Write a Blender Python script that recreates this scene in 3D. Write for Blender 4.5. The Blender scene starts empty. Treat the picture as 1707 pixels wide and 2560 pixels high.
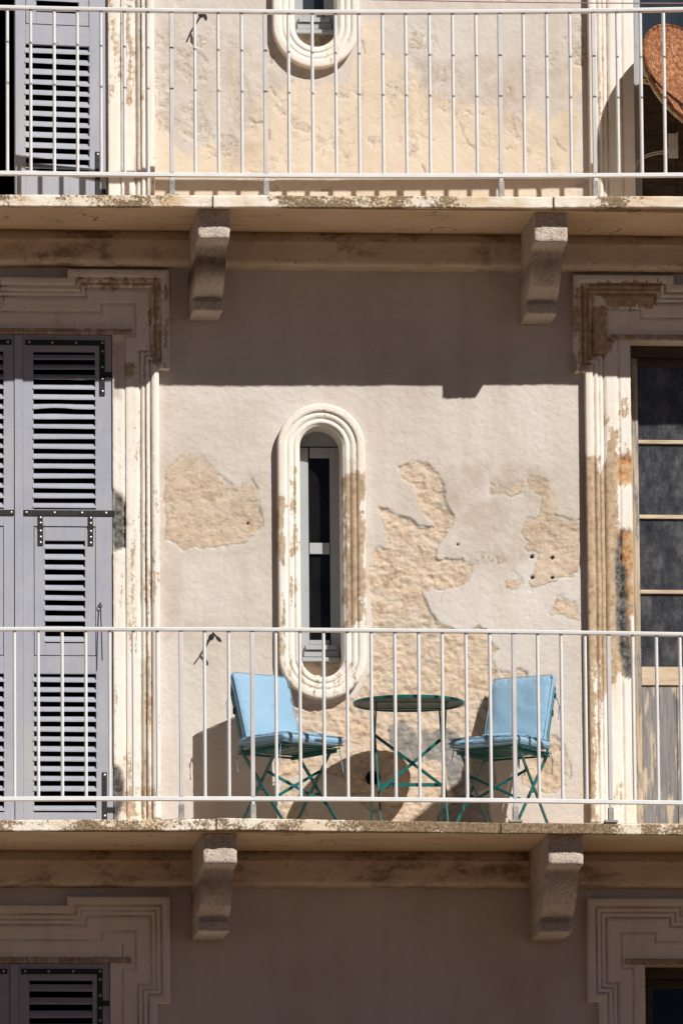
import bpy, bmesh, math, random
import numpy as np
from mathutils import Vector, Matrix, Euler
random.seed(5)
SC = bpy.context.scene
COL = SC.collection

# ------------------------------------------------------------------ camera
CAM = np.array([-3.9, -40.0, 1.6]); AIM = np.array([0.0, 0.0, 7.9]); ROLL = 0.008; FOCAL = 280.0
_f = AIM - CAM; _f /= np.linalg.norm(_f)
_r = np.cross(_f, [0, 0, 1]); _r /= np.linalg.norm(_r); _u = np.cross(_r, _f)
_r, _u = _r*math.cos(ROLL) - _u*math.sin(ROLL), _u*math.cos(ROLL) + _r*math.sin(ROLL)
cd = bpy.data.cameras.new('camera'); cam = bpy.data.objects.new('camera', cd); COL.objects.link(cam)
cd.sensor_fit = 'VERTICAL'; cd.sensor_height = 36; cd.sensor_width = 24; cd.lens = FOCAL
cd.clip_start = 0.5; cd.clip_end = 2000
cam.matrix_world = Matrix(((_r[0], _u[0], -_f[0], CAM[0]), (_r[1], _u[1], -_f[1], CAM[1]), (_r[2], _u[2], -_f[2], CAM[2]), (0, 0, 0, 1)))
SC.camera = cam

# ------------------------------------------------------------------ light
SUN = Vector((0.575, -1.0, 0.99)).normalized()
w = bpy.data.worlds.new('World'); SC.world = w; w.use_nodes = True
wn = w.node_tree.nodes; wl = w.node_tree.links
sky = wn.new('ShaderNodeTexSky'); sky.sky_type = 'NISHITA'; sky.sun_disc = False
sky.air_density = 0.12; sky.dust_density = 0.1; sky.ozone_density = 1.0; sky.altitude = 0
sky.sun_elevation = math.asin(SUN.z); sky.sun_rotation = math.atan2(SUN.x, SUN.y)
wl.new(sky.outputs[0], wn['Background'].inputs[0]); wn['Background'].inputs[1].default_value = 0.05
sd = bpy.data.lights.new('sun', 'SUN'); sd.energy = 5.0; sd.angle = math.radians(0.5); sd.color = (1.0, 0.95, 0.87)
so = bpy.data.objects.new('sun', sd); COL.objects.link(so); so.rotation_euler = SUN.to_track_quat('Z', 'Y').to_euler(); so.location = (6, -10, 18)
SC.view_settings.view_transform = 'Standard'; SC.view_settings.look = 'None'
SC.view_settings.exposure = 0.15; SC.view_settings.gamma = 1.0

# ------------------------------------------------------------------ measuring the real façade: photo pixel + distance from the wall -> metres
FP = FOCAL/36*2560
def U(px, py, d=0.0):
    v = _f*FP + _r*(px-853.5) - _u*(py-1280)
    t = (-d-CAM[1])/v[1]
    return CAM + v*t
def PJ(P):
    V = np.asarray(P, float) - CAM
    z = V@_f
    return 853.5 + FP*(V@_r)/z, 1280 - FP*(V@_u)/z
M = 1/486.0     # one photo pixel on the wall, in metres

# ------------------------------------------------------------------ noise and masks
def vnoise(x, y, seed):
    L = np.random.RandomState(seed).rand(257, 257)
    xi = np.floor(x).astype(int); yi = np.floor(y).astype(int); fx = x-xi; fy = y-yi
    fx = fx*fx*(3-2*fx); fy = fy*fy*(3-2*fy); xi %= 256; yi %= 256
    return (L[xi, yi]*(1-fx)+L[xi+1, yi]*fx)*(1-fy) + (L[xi, yi+1]*(1-fx)+L[xi+1, yi+1]*fx)*fy
def fbm(x, y, f, o=4, seed=0, g=.5):
    s = 0; a = 1; t = 0
    for k in range(o):
        s = s + a*vnoise(x*f+17.3*k, y*f+9.1*k, seed+k); t += a; a *= g; f *= 2.03
    return s/t - .5
def sstep(a, b, x):
    t = np.clip((x-a)/(b-a), 0, 1); return t*t*(3-2*t)
def sdf(px, py, poly):
    n = len(poly); d = np.full(px.shape, 1e9); ins = np.zeros(px.shape, bool)
    for i in range(n):
        x0, y0 = poly[i]; x1, y1 = poly[(i+1) % n]
        ex, ey = x1-x0, y1-y0; L = ex*ex+ey*ey + 1e-9
        t = np.clip(((px-x0)*ex+(py-y0)*ey)/L, 0, 1)
        d = np.minimum(d, (px-x0-t*ex)**2 + (py-y0-t*ey)**2)
        c = ((y0 > py) != (y1 > py)) & (px < ex*(py-y0)/(ey+1e-12) + x0)
        ins ^= c
    d = np.sqrt(d); return np.where(ins, d, -d)
def pmask(px, py, poly, amp=8, soft=2.0, f=.03, seed=1, drip=0):
    """soft 0..1 mask of a patch with a ragged edge"""
    P = np.array(poly); mg = amp*2+soft+4+drip*2
    k = (px > P[:, 0].min()-mg) & (px < P[:, 0].max()+mg) & (py > P[:, 1].min()-mg) & (py < P[:, 1].max()+mg)
    out = np.zeros(px.shape)
    if k.any():
        d = sdf(px[k], py[k], poly) + amp*2*fbm(px[k], py[k], f, 4, seed)
        if drip: d = d + drip*2*fbm(px[k], py[k]*.16, .11, 4, seed+3, .65) + drip*fbm(px[k], py[k], .16, 3, seed+5, .65)
        out[k] = sstep(-soft, soft, d)
    return out

# ------------------------------------------------------------------ node helpers
class NT:
    def __init__(s, name):
        s.m = bpy.data.materials.new(name); s.m.use_nodes = True
        s.t = s.m.node_tree; s.b = s.t.nodes['Principled BSDF']; s.tc = s.t.nodes.new('ShaderNodeTexCoord')
        s.v = s.tc.outputs['Object']
    def set(s, sock, val):
        if isinstance(val, bpy.types.NodeSocket): s.t.links.new(val, sock)
        elif isinstance(val, tuple) and len(val) == 3 and sock.type == 'RGBA': sock.default_value = (*val, 1)
        else: sock.default_value = val
    def sc(s, v, sx, sy, sz):
        n = s.t.nodes.new('ShaderNodeMapping'); s.t.links.new(v, n.inputs[0]); n.inputs['Scale'].default_value = (sx, sy, sz); return n.outputs[0]
    def noise(s, scale, detail=4, rough=.55, v=None, dist=0):
        n = s.t.nodes.new('ShaderNodeTexNoise'); s.t.links.new(v or s.v, n.inputs['Vector'])
        n.inputs['Scale'].default_value = scale; n.inputs['Detail'].default_value = detail; n.inputs['Roughness'].default_value = rough; n.inputs['Distortion'].default_value = dist
        return n.outputs[0]
    def vor(s, scale, v=None, feature='F1'):
        n = s.t.nodes.new('ShaderNodeTexVoronoi'); n.feature = feature; s.t.links.new(v or s.v, n.inputs['Vector']); n.inputs['Scale'].default_value = scale
        return n.outputs['Distance']
    def ramp(s, f, *st):
        n = s.t.nodes.new('ShaderNodeValToRGB'); s.t.links.new(f, n.inputs[0]); e = n.color_ramp.elements
        while len(e) < len(st): e.new(.5)
        for q, (p, c) in zip(e, st):
            q.position = p; q.color = (*c, 1) if isinstance(c, tuple) else (c, c, c, 1)
        return n.outputs[0]
    def mix(s, f, a, b, blend='MIX'):
        n = s.t.nodes.new('ShaderNodeMix'); n.data_type = 'RGBA'; n.blend_type = blend
        s.set(n.inputs[0], f); s.set(n.inputs[6], a); s.set(n.inputs[7], b); return n.outputs[2]
    def math(s, op, a, b=0.0, clamp=False):
        n = s.t.nodes.new('ShaderNodeMath'); n.operation = op; n.use_clamp = clamp; s.set(n.inputs[0], a); s.set(n.inputs[1], b); return n.outputs[0]
    def attr(s, name):
        n = s.t.nodes.new('ShaderNodeAttribute'); n.attribute_name = name; return n.outputs['Fac']
    def bump(s, h, strength=.3, dist=.01):
        n = s.t.nodes.new('ShaderNodeBump'); n.inputs['Strength'].default_value = strength; n.inputs['Distance'].default_value = dist
        s.t.links.new(h, n.inputs['Height'])
        if s.b.inputs['Normal'].links: s.t.links.new(s.b.inputs['Normal'].links[0].from_socket, n.inputs['Normal'])
        s.t.links.new(n.outputs[0], s.b.inputs['Normal'])
    def out(s, col=None, rough=.8, metal=0.0, spec=.3):
        if col is not None: s.set(s.b.inputs['Base Color'], col)
        s.set(s.b.inputs['Roughness'], rough); s.set(s.b.inputs['Metallic'], metal); s.set(s.b.inputs['Specular IOR Level'], spec)
        return s.m

MAT = {}
# façade plaster
n = NT('plaster')
pale = n.ramp(n.noise(1.7, 5, .6), (.28, (.50, .445, .40)), (.5, (.575, .53, .495)), (.72, (.615, .58, .55)))
cream = n.ramp(n.noise(2.3, 4, .6), (.3, (.585, .49, .385)), (.7, (.665, .585, .49)))
cm = n.ramp(n.math('ADD', n.attr('cream'), n.math('MULTIPLY', n.math('SUBTRACT', n.noise(13, 7, .7), .5), 1.1)), (.38, 0.0), (.58, 1.0))
c = n.mix(cm, pale, cream)
streak = n.ramp(n.noise(3.0, 5, .6, n.sc(n.v, 2.2, 1, .22)), (.50, 0.0), (.72, .45))
c = n.mix(streak, c, (.47, .39, .30))
spk = n.ramp(n.noise(55, 3, .7), (.66, 0.0), (.74, .5))
c = n.mix(spk, c, (.40, .33, .26))
g1 = n.noise(190, 2, .6)
c = n.mix(n.ramp(g1, (.25, .16), (.55, 0.0)), c, (.36, .31, .26))
sandc = n.ramp(n.noise(14, 7, .7), (.27, (.22, .155, .105)), (.36, (.45, .34, .25)), (.50, (.61, .485, .37)), (.62, (.57, .485, .40)), (.76, (.66, .59, .52)))
ev = n.math('ADD', n.math('MULTIPLY', n.math('SUBTRACT', n.noise(34, 7, .72), .5), .95), n.math('MULTIPLY', n.math('SUBTRACT', n.noise(7, 3, .6), .5), .5))
sm = n.ramp(n.math('ADD', n.attr('sand'), ev), (.47, 0.0), (.55, 1.0))
fr = n.ramp(n.math('ADD', n.attr('sand'), n.math('MULTIPLY', ev, 1.15)), (.30, 0.0), (.40, .55))
c = n.mix(fr, c, n.ramp(n.noise(48, 5, .7), (.35, (.45, .39, .33)), (.6, (.58, .535, .48))))
sandc = n.mix(n.ramp(n.noise(75, 5, .8), (.29, .7), (.38, 0.0)), sandc, (.18, .125, .085))
sandc = n.mix(n.ramp(n.noise(4.2, 5, .62), (.48, 0.0), (.64, .6)), sandc, n.ramp(n.noise(30, 5, .7), (.32, (.38, .325, .27)), (.6, (.60, .53, .45))))
c = n.mix(sm, c, sandc)
c = n.mix(n.attr('grime'), c, n.ramp(n.noise(9, 5, .65), (.3, (.30, .235, .17)), (.7, (.46, .38, .30))))
c = n.mix(n.attr('cement'), c, n.ramp(n.noise(22, 6, .65), (.3, (.16, .15, .145)), (.7, (.34, .325, .31))))
c = n.mix(n.attr('hole'), c, (.02, .016, .012))
n.bump(n.noise(60, 6, .68), .35, .006); n.bump(n.noise(9, 4, .6), .22, .03)
hs = n.math('MULTIPLY', sm, n.noise(38, 8, .75, n.sc(n.v, .8, 1, 1.3))); n.bump(hs, .6, .012)
MAT['plaster'] = n.out(c, .92, 0, .15)

def moulding(name, white=(.77, .745, .72)):
    n = NT(name)
    st = n.noise(34, 7, .70, n.sc(n.v, 1, 1, .11)); ch = n.noise(48, 7, .76)
    f = n.math('ADD', n.attr('bare'), n.math('MULTIPLY', n.math('SUBTRACT', st, .5), 1.5))
    f = n.math('ADD', f, n.math('MULTIPLY', n.math('SUBTRACT', ch, .5), 1.1))
    f = n.ramp(f, (.46, 0.0), (.60, 1.0))
    tan = n.ramp(n.noise(30, 6, .7), (.26, (.21, .145, .09)), (.44, (.40, .295, .20)), (.58, (.50, .385, .27)), (.74, (.60, .51, .41)))
    wh = n.mix(n.ramp(n.noise(7, 5, .6, n.sc(n.v, 1.4, 1, .3)), (.42, 0.0), (.7, .6)), white, (.66, .57, .46))
    wh = n.mix(n.ramp(n.noise(120, 3, .7), (.64, 0.0), (.74, .5)), wh, (.42, .33, .25))
    c = n.mix(f, wh, tan)
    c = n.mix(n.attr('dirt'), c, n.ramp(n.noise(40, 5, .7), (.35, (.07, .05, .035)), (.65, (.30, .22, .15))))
    c = n.mix(n.attr('brick'), c, n.ramp(n.noise(24, 5, .7), (.36, (.30, .115, .05)), (.52, (.55, .34, .17)), (.66, (.46, .40, .34))))
    c = n.mix(n.attr('cement'), c, n.ramp(n.noise(45, 6, .7), (.35, (.025, .023, .022)), (.55, (.15, .145, .14)), (.75, (.27, .26, .25))))
    n.bump(n.noise(75, 5, .7), .4, .005); n.bump(f, -.35, .003)
    MAT[name] = n.out(c, .88, 0, .2)
moulding('moulding_paint', (.77, .735, .69))

n = NT('soffit_paint')
c = n.ramp(n.noise(2.2, 5, .6), (.3, (.60, .44, .295)), (.7, (.72, .56, .40)))
c = n.mix(n.ramp(n.noise(5, 7, .68, n.sc(n.v, .5, 1.5, 1)), (.58, 0.0), (.72, .75)), c, (.24, .16, .10))
wv = n.mix(.22, n.v, n.noise(2.6, 4, .6)); nz_ = n.t.nodes.new('ShaderNodeTexNoise'); n.t.links.new(n.v, nz_.inputs[0]); nz_.inputs['Scale'].default_value = 3.1; nz_.inputs['Detail'].default_value = 5
wv = n.mix(.3, n.v, nz_.outputs['Color'])
ck = n.ramp(n.vor(1.9, wv, 'DISTANCE_TO_EDGE'), (.0, 1.0), (.008, 0.0))
c = n.mix(n.math('MULTIPLY', ck, n.ramp(n.noise(3, 2), (.45, 0.0), (.6, .9))), c, (.06, .04, .03))
n.bump(n.noise(40, 5, .65), .3, .006)
MAT['soffit_paint'] = n.out(c, .92, 0, .1)

n = NT('cornice_plaster')
c = n.ramp(n.noise(3, 5, .6), (.3, (.54, .43, .325)), (.7, (.68, .57, .46)))
c = n.mix(n.ramp(n.noise(3.4, 9, .76, n.sc(n.v, .7, 1, 1.2)), (.50, 0.0), (.60, .8)), c, n.ramp(n.noise(17, 5, .7), (.35, (.10, .065, .035)), (.65, (.28, .19, .12))))
c = n.mix(n.ramp(n.noise(28, 4, .7), (.66, 0.0), (.73, .9)), c, (.06, .045, .035))
c = n.mix(n.math('MULTIPLY', n.attr('arris_highlight'), n.ramp(n.noise(24, 5, .7), (.36, .25), (.52, .9))), c, (.80, .70, .58))  # pale colour painted along the ledge edges as their highlight
n.bump(n.noise(34, 6, .7), .45, .008)
MAT['cornice_plaster'] = n.out(c, .92, 0, .1)

n = NT('slab_edge')
li = n.math('ADD', n.math('MULTIPLY', n.noise(6.5, 5, .6, n.sc(n.v, .55, 1, .8)), 1.0), n.math('MULTIPLY', n.math('SUBTRACT', n.noise(70, 5, .75), .5), .55))
c = n.ramp(n.noise(4, 4, .6), (.32, (.60, .45, .29)), (.55, (.74, .67, .58)), (.75, (.80, .76, .69)))
lich = n.ramp(n.noise(120, 5, .75), (.34, (.05, .035, .022)), (.5, (.22, .155, .095)), (.66, (.38, .30, .20)))
c = n.mix(n.ramp(n.math('ADD', li, n.attr('wear')), (.52, 0.0), (.57, 1.0)), c, lich)
c = n.mix(n.attr('joint'), c, (.1, .07, .05))
n.bump(n.noise(90, 5, .7), .45, .005)
MAT['slab_edge'] = n.out(c, .9, 0, .2)

n = NT('corbel_stone')
c = n.ramp(n.noise(5, 4, .6), (.3, (.57, .485, .41)), (.7, (.71, .625, .545)))
c = n.mix(n.ramp(n.noise(105, 4, .85), (.53, 0.0), (.60, .85)), c, (.20, .15, .12))
c = n.mix(n.ramp(n.noise(135, 3, .85), (.57, 0.0), (.63, .8)), c, (.74, .69, .64))
c = n.mix(n.attr('dirt'), c, n.ramp(n.noise(90, 4, .7), (.4, (.05, .035, .028)), (.7, (.20, .15, .12))))
n.bump(n.noise(80, 6, .78), 1.0, .010)
MAT['corbel_stone'] = n.out(c, .93, 0, .15)

n = NT('white_aluminium'); c = n.ramp(n.noise(9, 5, .6), (.3, (.66, .665, .69)), (.7, (.76, .765, .785)))
n.bump(n.noise(60, 3), .05, .002); MAT['white_aluminium'] = n.out(c, n.ramp(n.noise(30, 4), (.3, .26), (.7, .42)), 0, .5)
n = NT('grey_aluminium'); c = n.ramp(n.noise(14, 5, .65, n.sc(n.v, 1, 1, .3)), (.3, (.48, .47, .48)), (.7, (.62, .61, .62)))
MAT['grey_aluminium'] = n.out(c, .5, .15, .4)
n = NT('stained_shoe'); c = n.ramp(n.noise(22, 5, .65), (.3, (.20, .19, .185)), (.6, (.40, .385, .37)), (.75, (.34, .24, .15))); MAT['stained_shoe'] = n.out(c, .7, 0, .3)

def wood_paint(name, c0, c1, wear=0.0):
    n = NT(name); gr = n.noise(60, 6, .65, n.sc(n.v, 1, 1, .06))
    c = n.ramp(n.noise(3.3, 5, .6), (.3, c0), (.7, c1))
    c = n.mix(n.ramp(n.noise(34, 5, .7), (.60, 0.0), (.72, .5)), c, tuple(x*.62 for x in c0))
    c = n.mix(n.ramp(gr, (.58, 0.0), (.72, .35)), c, tuple(x*.7 for x in c0)); c = n.mix(n.ramp(n.noise(4, 6, .68, n.sc(n.v, 1.6, 1, .35)), (.50, 0.0), (.70, .4)), c, (.43, .40, .36)); c = n.mix(n.ramp(n.noise(66, 5, .75), (.70, 0.0), (.74, .8)), c, (.13, .11, .10))
    n.bump(gr, .35, .003); n.bump(n.noise(25, 5, .6), .12, .004)
    MAT[name] = n.out(c, .62, 0, .35)
wood_paint('lavender_paint', (.285, .30, .365), (.35, .37, .435))
wood_paint('frame_grey_paint', (.31, .335, .36), (.37, .39, .41))

n = NT('peeling_wood'); gr = n.noise(30, 7, .7, n.sc(n.v, 1, 1, .09))
c = n.ramp(n.noise(44, 6, .7, n.sc(n.v, 1, 1, .1)), (.3, (.30, .24, .175)), (.7, (.56, .47, .36)))
c = n.mix(n.ramp(gr, (.50, 0.0), (.56, 1.0)), c, n.ramp(n.noise(20, 5, .7), (.3, (.12, .115, .115)), (.7, (.30, .29, .285))))
n.bump(gr, .8, .006); MAT['peeling_wood'] = n.out(c, .85, 0, .2)
n = NT('flaking_panel'); gr = n.noise(22, 7, .7, n.sc(n.v, 1, 1, .13))
c = n.ramp(n.noise(70, 5, .7, n.sc(n.v, 1, 1, .05)), (.3, (.13, .125, .125)), (.7, (.27, .265, .265)))
c = n.mix(n.ramp(gr, (.53, 0.0), (.58, .9)), c, (.50, .42, .32))
n.bump(gr, -.6, .005); n.bump(n.noise(60, 4, .6, n.sc(n.v, 1, 1, .05)), .5, .004); MAT['flaking_panel'] = n.out(c, .85, 0, .2)
n = NT('beige_timber'); gr = n.noise(40, 6, .7, n.sc(n.v, .12, 1, 1))
c = n.ramp(gr, (.3, (.36, .28, .19)), (.6, (.58, .48, .36)), (.78, (.66, .58, .47))); n.bump(gr, .5, .004); MAT['beige_timber'] = n.out(c, .8, 0, .2)
n = NT('dark_and_shade_timber'); gr = n.noise(40, 6, .7, n.sc(n.v, .12, 1, 1))
c = n.ramp(gr, (.3, (.035, .025, .018)), (.7, (.11, .08, .055))); n.bump(gr, .4, .004); MAT['dark_and_shade_timber'] = n.out(c, .8, 0, .2)  # dark brown wood; also paints the lintel's shade on transoms and top rails

n = NT('dusty_glass')
du = n.ramp(n.noise(11, 6, .7, n.sc(n.v, 1, 1, .55)), (.34, (.016, .018, .022)), (.5, (.040, .042, .048)), (.68, (.105, .108, .115)))
du = n.mix(n.ramp(n.noise(160, 3, .8), (.60, 0.0), (.70, .6)), du, (.22, .22, .23))
MAT['dusty_glass'] = n.out(du, n.ramp(n.noise(30, 4), (.3, .12), (.7, .35)), 0, .5)
n = NT('dark_glass'); MAT['dark_glass'] = n.out(n.ramp(n.noise(8, 4), (.3, (.004, .004, .005)), (.7, (.012, .012, .012))), .12, 0, .25)
n = NT('blue_glass'); MAT['blue_glass'] = n.out(n.ramp(n.noise(8, 5, .6, n.sc(n.v, 1, 1, .3)), (.3, (.018, .024, .034)), (.7, (.035, .045, .06))), .1, 0, .5)

n = NT('black_iron'); c = n.ramp(n.noise(40, 5, .7), (.3, (.010, .010, .012)), (.68, (.032, .030, .030)), (.78, (.10, .06, .04)))
n.bump(n.noise(90, 4), .3, .002); MAT['black_iron'] = n.out(c, .55, .3, .4)
n = NT('steel_bolt'); MAT['steel_bolt'] = n.out(n.ramp(n.noise(60), (.3, (.35, .35, .36)), (.7, (.6, .6, .6))), .35, .8, .5)
n = NT('teal_enamel'); c = n.ramp(n.noise(26, 5, .65), (.3, (.0, .075, .076)), (.62, (.002, .118, .115)), (.75, (.015, .08, .075)))
MAT['teal_enamel'] = n.out(n.mix(n.ramp(n.noise(70, 4, .7), (.68, 0.0), (.74, .8)), c, (.16, .07, .03)), .38, 0, .5)
n = NT('blue_canvas'); wv = n.noise(420, 2, .6)
c = n.ramp(n.noise(3.5, 4, .55), (.3, (.215, .362, .505)), (.7, (.262, .418, .565)))
c = n.mix(n.ramp(n.noise(13, 5, .6), (.55, 0.0), (.8, .12)), c, (.165, .29, .42))
n.bump(wv, .12, .002); n.bump(n.noise(7, 3, .5), .2, .012); MAT['blue_canvas'] = n.out(c, .85, 0, .2)
n = NT('blue_piping'); MAT['blue_piping'] = n.out(n.ramp(n.noise(20), (.3, (.16, .285, .41)), (.7, (.19, .325, .46))), .85, 0, .2)
n = NT('table_plate'); MAT['table_plate'] = n.out(n.ramp(n.noise(9, 6, .65), (.3, (.085, .115, .10)), (.7, (.16, .195, .17))), .55, 0, .4)
n = NT('rust')
c = n.ramp(n.noise(46, 7, .85), (.36, (.06, .022, .012)), (.47, (.19, .072, .032)), (.54, (.37, .165, .08)), (.64, (.60, .37, .23)))
c = n.mix(n.ramp(n.noise(6, 4, .6), (.4, 0.0), (.7, .5)), c, (.20, .07, .03))
n.bump(n.noise(90, 5, .75), .5, .003); MAT['rust'] = n.out(c, .85, .1, .3)
n = NT('rust_rim'); MAT['rust_rim'] = n.out(n.ramp(n.noise(45, 6, .75), (.36, (.05, .018, .01)), (.52, (.16, .055, .02)), (.66, (.45, .25, .07))), .8, .1, .3)
n = NT('cream_enamel'); MAT['cream_enamel'] = n.out(n.ramp(n.noise(25, 6, .7), (.34, (.28, .13, .05)), (.5, (.58, .47, .28)), (.7, (.66, .58, .42))), .6, 0, .4)
n = NT('white_plastic'); MAT['white_plastic'] = n.out(n.ramp(n.noise(12, 4), (.3, (.55, .54, .51)), (.7, (.66, .65, .63))), .5, 0, .4)
n = NT('black_rubber'); MAT['black_rubber'] = n.out(n.ramp(n.noise(30), (.3, (.008, .008, .009)), (.7, (.02, .02, .022))), .6, 0, .3)
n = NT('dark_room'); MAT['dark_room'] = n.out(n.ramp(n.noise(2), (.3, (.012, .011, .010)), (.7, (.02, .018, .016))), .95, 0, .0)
n = NT('wire_rope'); MAT['wire_rope'] = n.out(n.ramp(n.noise(300, 2), (.3, (.22, .13, .13)), (.7, (.38, .25, .24))), .7, 0, .2)
n = NT('paving')
c = n.ramp(n.noise(.5, 6, .6), (.3, (.098, .056, .024)), (.7, (.128, .074, .034)))
br = n.t.nodes.new('ShaderNodeTexBrick'); n.t.links.new(n.v, br.inputs['Vector']); br.inputs['Scale'].default_value = 1.2; br.inputs['Mortar Size'].default_value = .012
c = n.mix(n.math('MULTIPLY', br.outputs['Fac'], .6), c, (.05, .035, .025)); n.bump(n.noise(30, 4), .3, .01)
MAT['paving'] = n.out(c, .85, 0, .2)

# ------------------------------------------------------------------ mesh helpers
def new_obj(name, me, mat=None, parent=None):
    o = bpy.data.objects.new(name, me); COL.objects.link(o)
    if mat is not None:
        for q in (mat if isinstance(mat, (list, tuple)) else [mat]): me.materials.append(MAT[q])
    if parent is not None: o.parent = parent
    return o
def tag(o, label=None, cat=None, group=None, kind=None):
    if label: o['label'] = label
    if cat: o['category'] = cat
    if group: o['group'] = group
    if kind: o['kind'] = kind
    return o
def thing(name, label, cat, loc=(0, 0, 0), rz=0.0, group=None):
    o = bpy.data.objects.new(name, None); COL.objects.link(o); o.location = loc; o.rotation_euler = (0, 0, rz); o.empty_display_size = .1
    return tag(o, label, cat, group)
class MB:
    def __init__(s): s.v = []; s.f = []; s.mi = []
    def add(s, V, F, mi=0):
        k = len(s.v); s.v += [tuple(map(float, p)) for p in V]; s.f += [tuple(i+k for i in f) for f in F]; s.mi += [mi]*len(F); return s
    def box(s, x0, x1, y0, y1, z0, z1, mi=0, R=None, O=(0, 0, 0)):
        V = [Vector((x, y, z)) for x in (x0, x1) for y in (y0, y1) for z in (z0, z1)]
        if R is not None: V = [R@p + Vector(O) for p in V]
        return s.add(V, [(0, 1, 3, 2), (4, 6, 7, 5), (0, 4, 5, 1), (2, 3, 7, 6), (0, 2, 6, 4), (1, 5, 7, 3)], mi)
    def bar(s, a, b, wd, th, up=(0, 0, 1), mi=0):
        """flat bar a->b; wd across, th along the direction nearest to up"""
        a = Vector(a); b = Vector(b); d = (b-a).normalized(); sd_ = d.cross(Vector(up))
        if sd_.length < 1e-4: sd_ = d.cross(Vector((1, 0, 0)))
        sd_.normalize(); u_ = sd_.cross(d).normalized()
        V = [p + sd_*(i*wd/2) + u_*(j*th/2) for p in (a, b) for i, j in ((-1, -1), (1, -1), (1, 1), (-1, 1))]
        return s.add(V, [(0, 3, 2, 1), (4, 5, 6, 7), (0, 1, 5, 4), (1, 2, 6, 5), (2, 3, 7, 6), (3, 0, 4, 7)], mi)
    def tube(s, pts, r, seg=10, mi=0):
        P = [Vector(p) for p in pts]; rings = []
        ref = Vector((0, 0, 1))
        for i, p in enumerate(P):
            d = (P[min(i+1, len(P)-1)]-P[max(i-1, 0)]).normalized()
            a = d.cross(ref)
            if a.length < .05: a = d.cross(Vector((1, 0, 0)))
            a.normalize(); b = d.cross(a)
            rr = r[i] if isinstance(r, (list, tuple)) else r
            rings.append([p + (a*math.cos(t)+b*math.sin(t))*rr for t in (2*math.pi*k/seg for k in range(seg))])
        V = [q for rg in rings for q in rg]; F = []
        for i in range(len(P)-1):
            for k in range(seg):
                F.append((i*seg+k, i*seg+(k+1) % seg, (i+1)*seg+(k+1) % seg, (i+1)*seg+k))
        F += [tuple(range(seg))[::-1], tuple(range((len(P)-1)*seg, len(P)*seg))]
        return s.add(V, F, mi)
    def extrude(s, sec, z0, z1, x0, y0, mi=0):
        """closed section of (dx,dy), upright from z0 to z1"""
        m = len(sec)
        V = [(x0+a, y0+b, z0) for a, b in sec] + [(x0+a, y0+b, z1) for a, b in sec]
        return s.add(V, [(i, (i+1) % m, m+(i+1) % m, m+i) for i in range(m)] + [tuple(range(m))[::-1], tuple(range(m, 2*m))], mi)
    def sweepx(s, xs, zfun, sec, y0, mi=0):
        """closed section of (dy,dz) carried along x at height zfun(x)"""
        m = len(sec); V = [(x, y0+a, zfun(x)+b) for x in xs for a, b in sec]; F = []
        for i in range(len(xs)-1):
            F += [(i*m+k, i*m+(k+1) % m, (i+1)*m+(k+1) % m, (i+1)*m+k) for k in range(m)]
        F += [tuple(range(m)), tuple(range((len(xs)-1)*m, len(xs)*m))[::-1]]
        return s.add(V, F, mi)
    def disc(s, c, nrm, r, h, seg=12, mi=0):
        nrm = Vector(nrm).normalized(); return s.tube([Vector(c), Vector(c)+nrm*h], r, seg, mi)
    def build(s, name, mat, parent=None, smooth=False, bevel=0.0, origin=None):
        me = bpy.data.meshes.new(name); V = s.v
        if origin is not None: V = [(a-origin[0], b-origin[1], c-origin[2]) for a, b, c in V]
        me.from_pydata(V, [], s.f); me.polygons.foreach_set('material_index', s.mi)
        bm = bmesh.new(); bm.from_mesh(me); bmesh.ops.recalc_face_normals(bm, faces=bm.faces)
        if bevel:
            ed = [e for e in bm.edges if e.is_manifold and e.calc_face_angle(0) > .6]
            bmesh.ops.bevel(bm, geom=ed, offset=bevel, segments=2, affect='EDGES', profile=.6)
        bm.to_mesh(me); bm.free(); me.update()
        if smooth:
            me.polygons.foreach_set('use_smooth', [True]*len(me.polygons))
            if smooth != 'all': me.set_sharp_from_angle(angle=math.radians(38))
        return new_obj(name, me, mat, parent)
def gridmesh(name, P, keep=None, closed=False, flip=False):
    """mesh of a (n,m,3) lattice"""
    nn, mm = P.shape[:2]; me = bpy.data.meshes.new(name)
    I = np.arange(nn*mm).reshape(nn, mm)
    if closed: A, B, Cc, D = I[:-1, :], I[1:, :], np.roll(I, -1, 1)[1:, :], np.roll(I, -1, 1)[:-1, :]
    else: A, B, Cc, D = I[:-1, :-1], I[1:, :-1], I[1:, 1:], I[:-1, 1:]
    Q = np.stack([A, D, Cc, B] if flip else [A, B, Cc, D], -1).reshape(-1, 4)
    if keep is not None: Q = Q[keep.reshape(-1)]
    me.vertices.add(nn*mm); me.vertices.foreach_set('co', P.reshape(-1).astype(np.float32))
    me.loops.add(Q.size); me.loops.foreach_set('vertex_index', Q.reshape(-1).astype(np.int32))
    me.polygons.add(len(Q)); me.polygons.foreach_set('loop_start', np.arange(0, Q.size, 4, dtype=np.int32)); me.polygons.foreach_set('loop_total', np.full(len(Q), 4, np.int32))
    me.polygons.foreach_set('use_smooth', np.ones(len(Q), bool)); me.update(calc_edges=True); me.validate()
    return me
def set_attr(me, name, arr):
    a = me.attributes.new(name, 'FLOAT', 'POINT'); a.data.foreach_set('value', np.asarray(arr, np.float32).reshape(-1))
def quad(px3, y3, d):
    """height of a gently sagging level line through three photo points at distance d"""
    p = [U(a, b, d) for a, b in zip(px3, y3)]
    co = np.polyfit([q[0] for q in p], [q[2] for q in p], 2)
    return lambda x: float(np.polyval(co, np.clip(x, -2.2, 2.2)))

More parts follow.
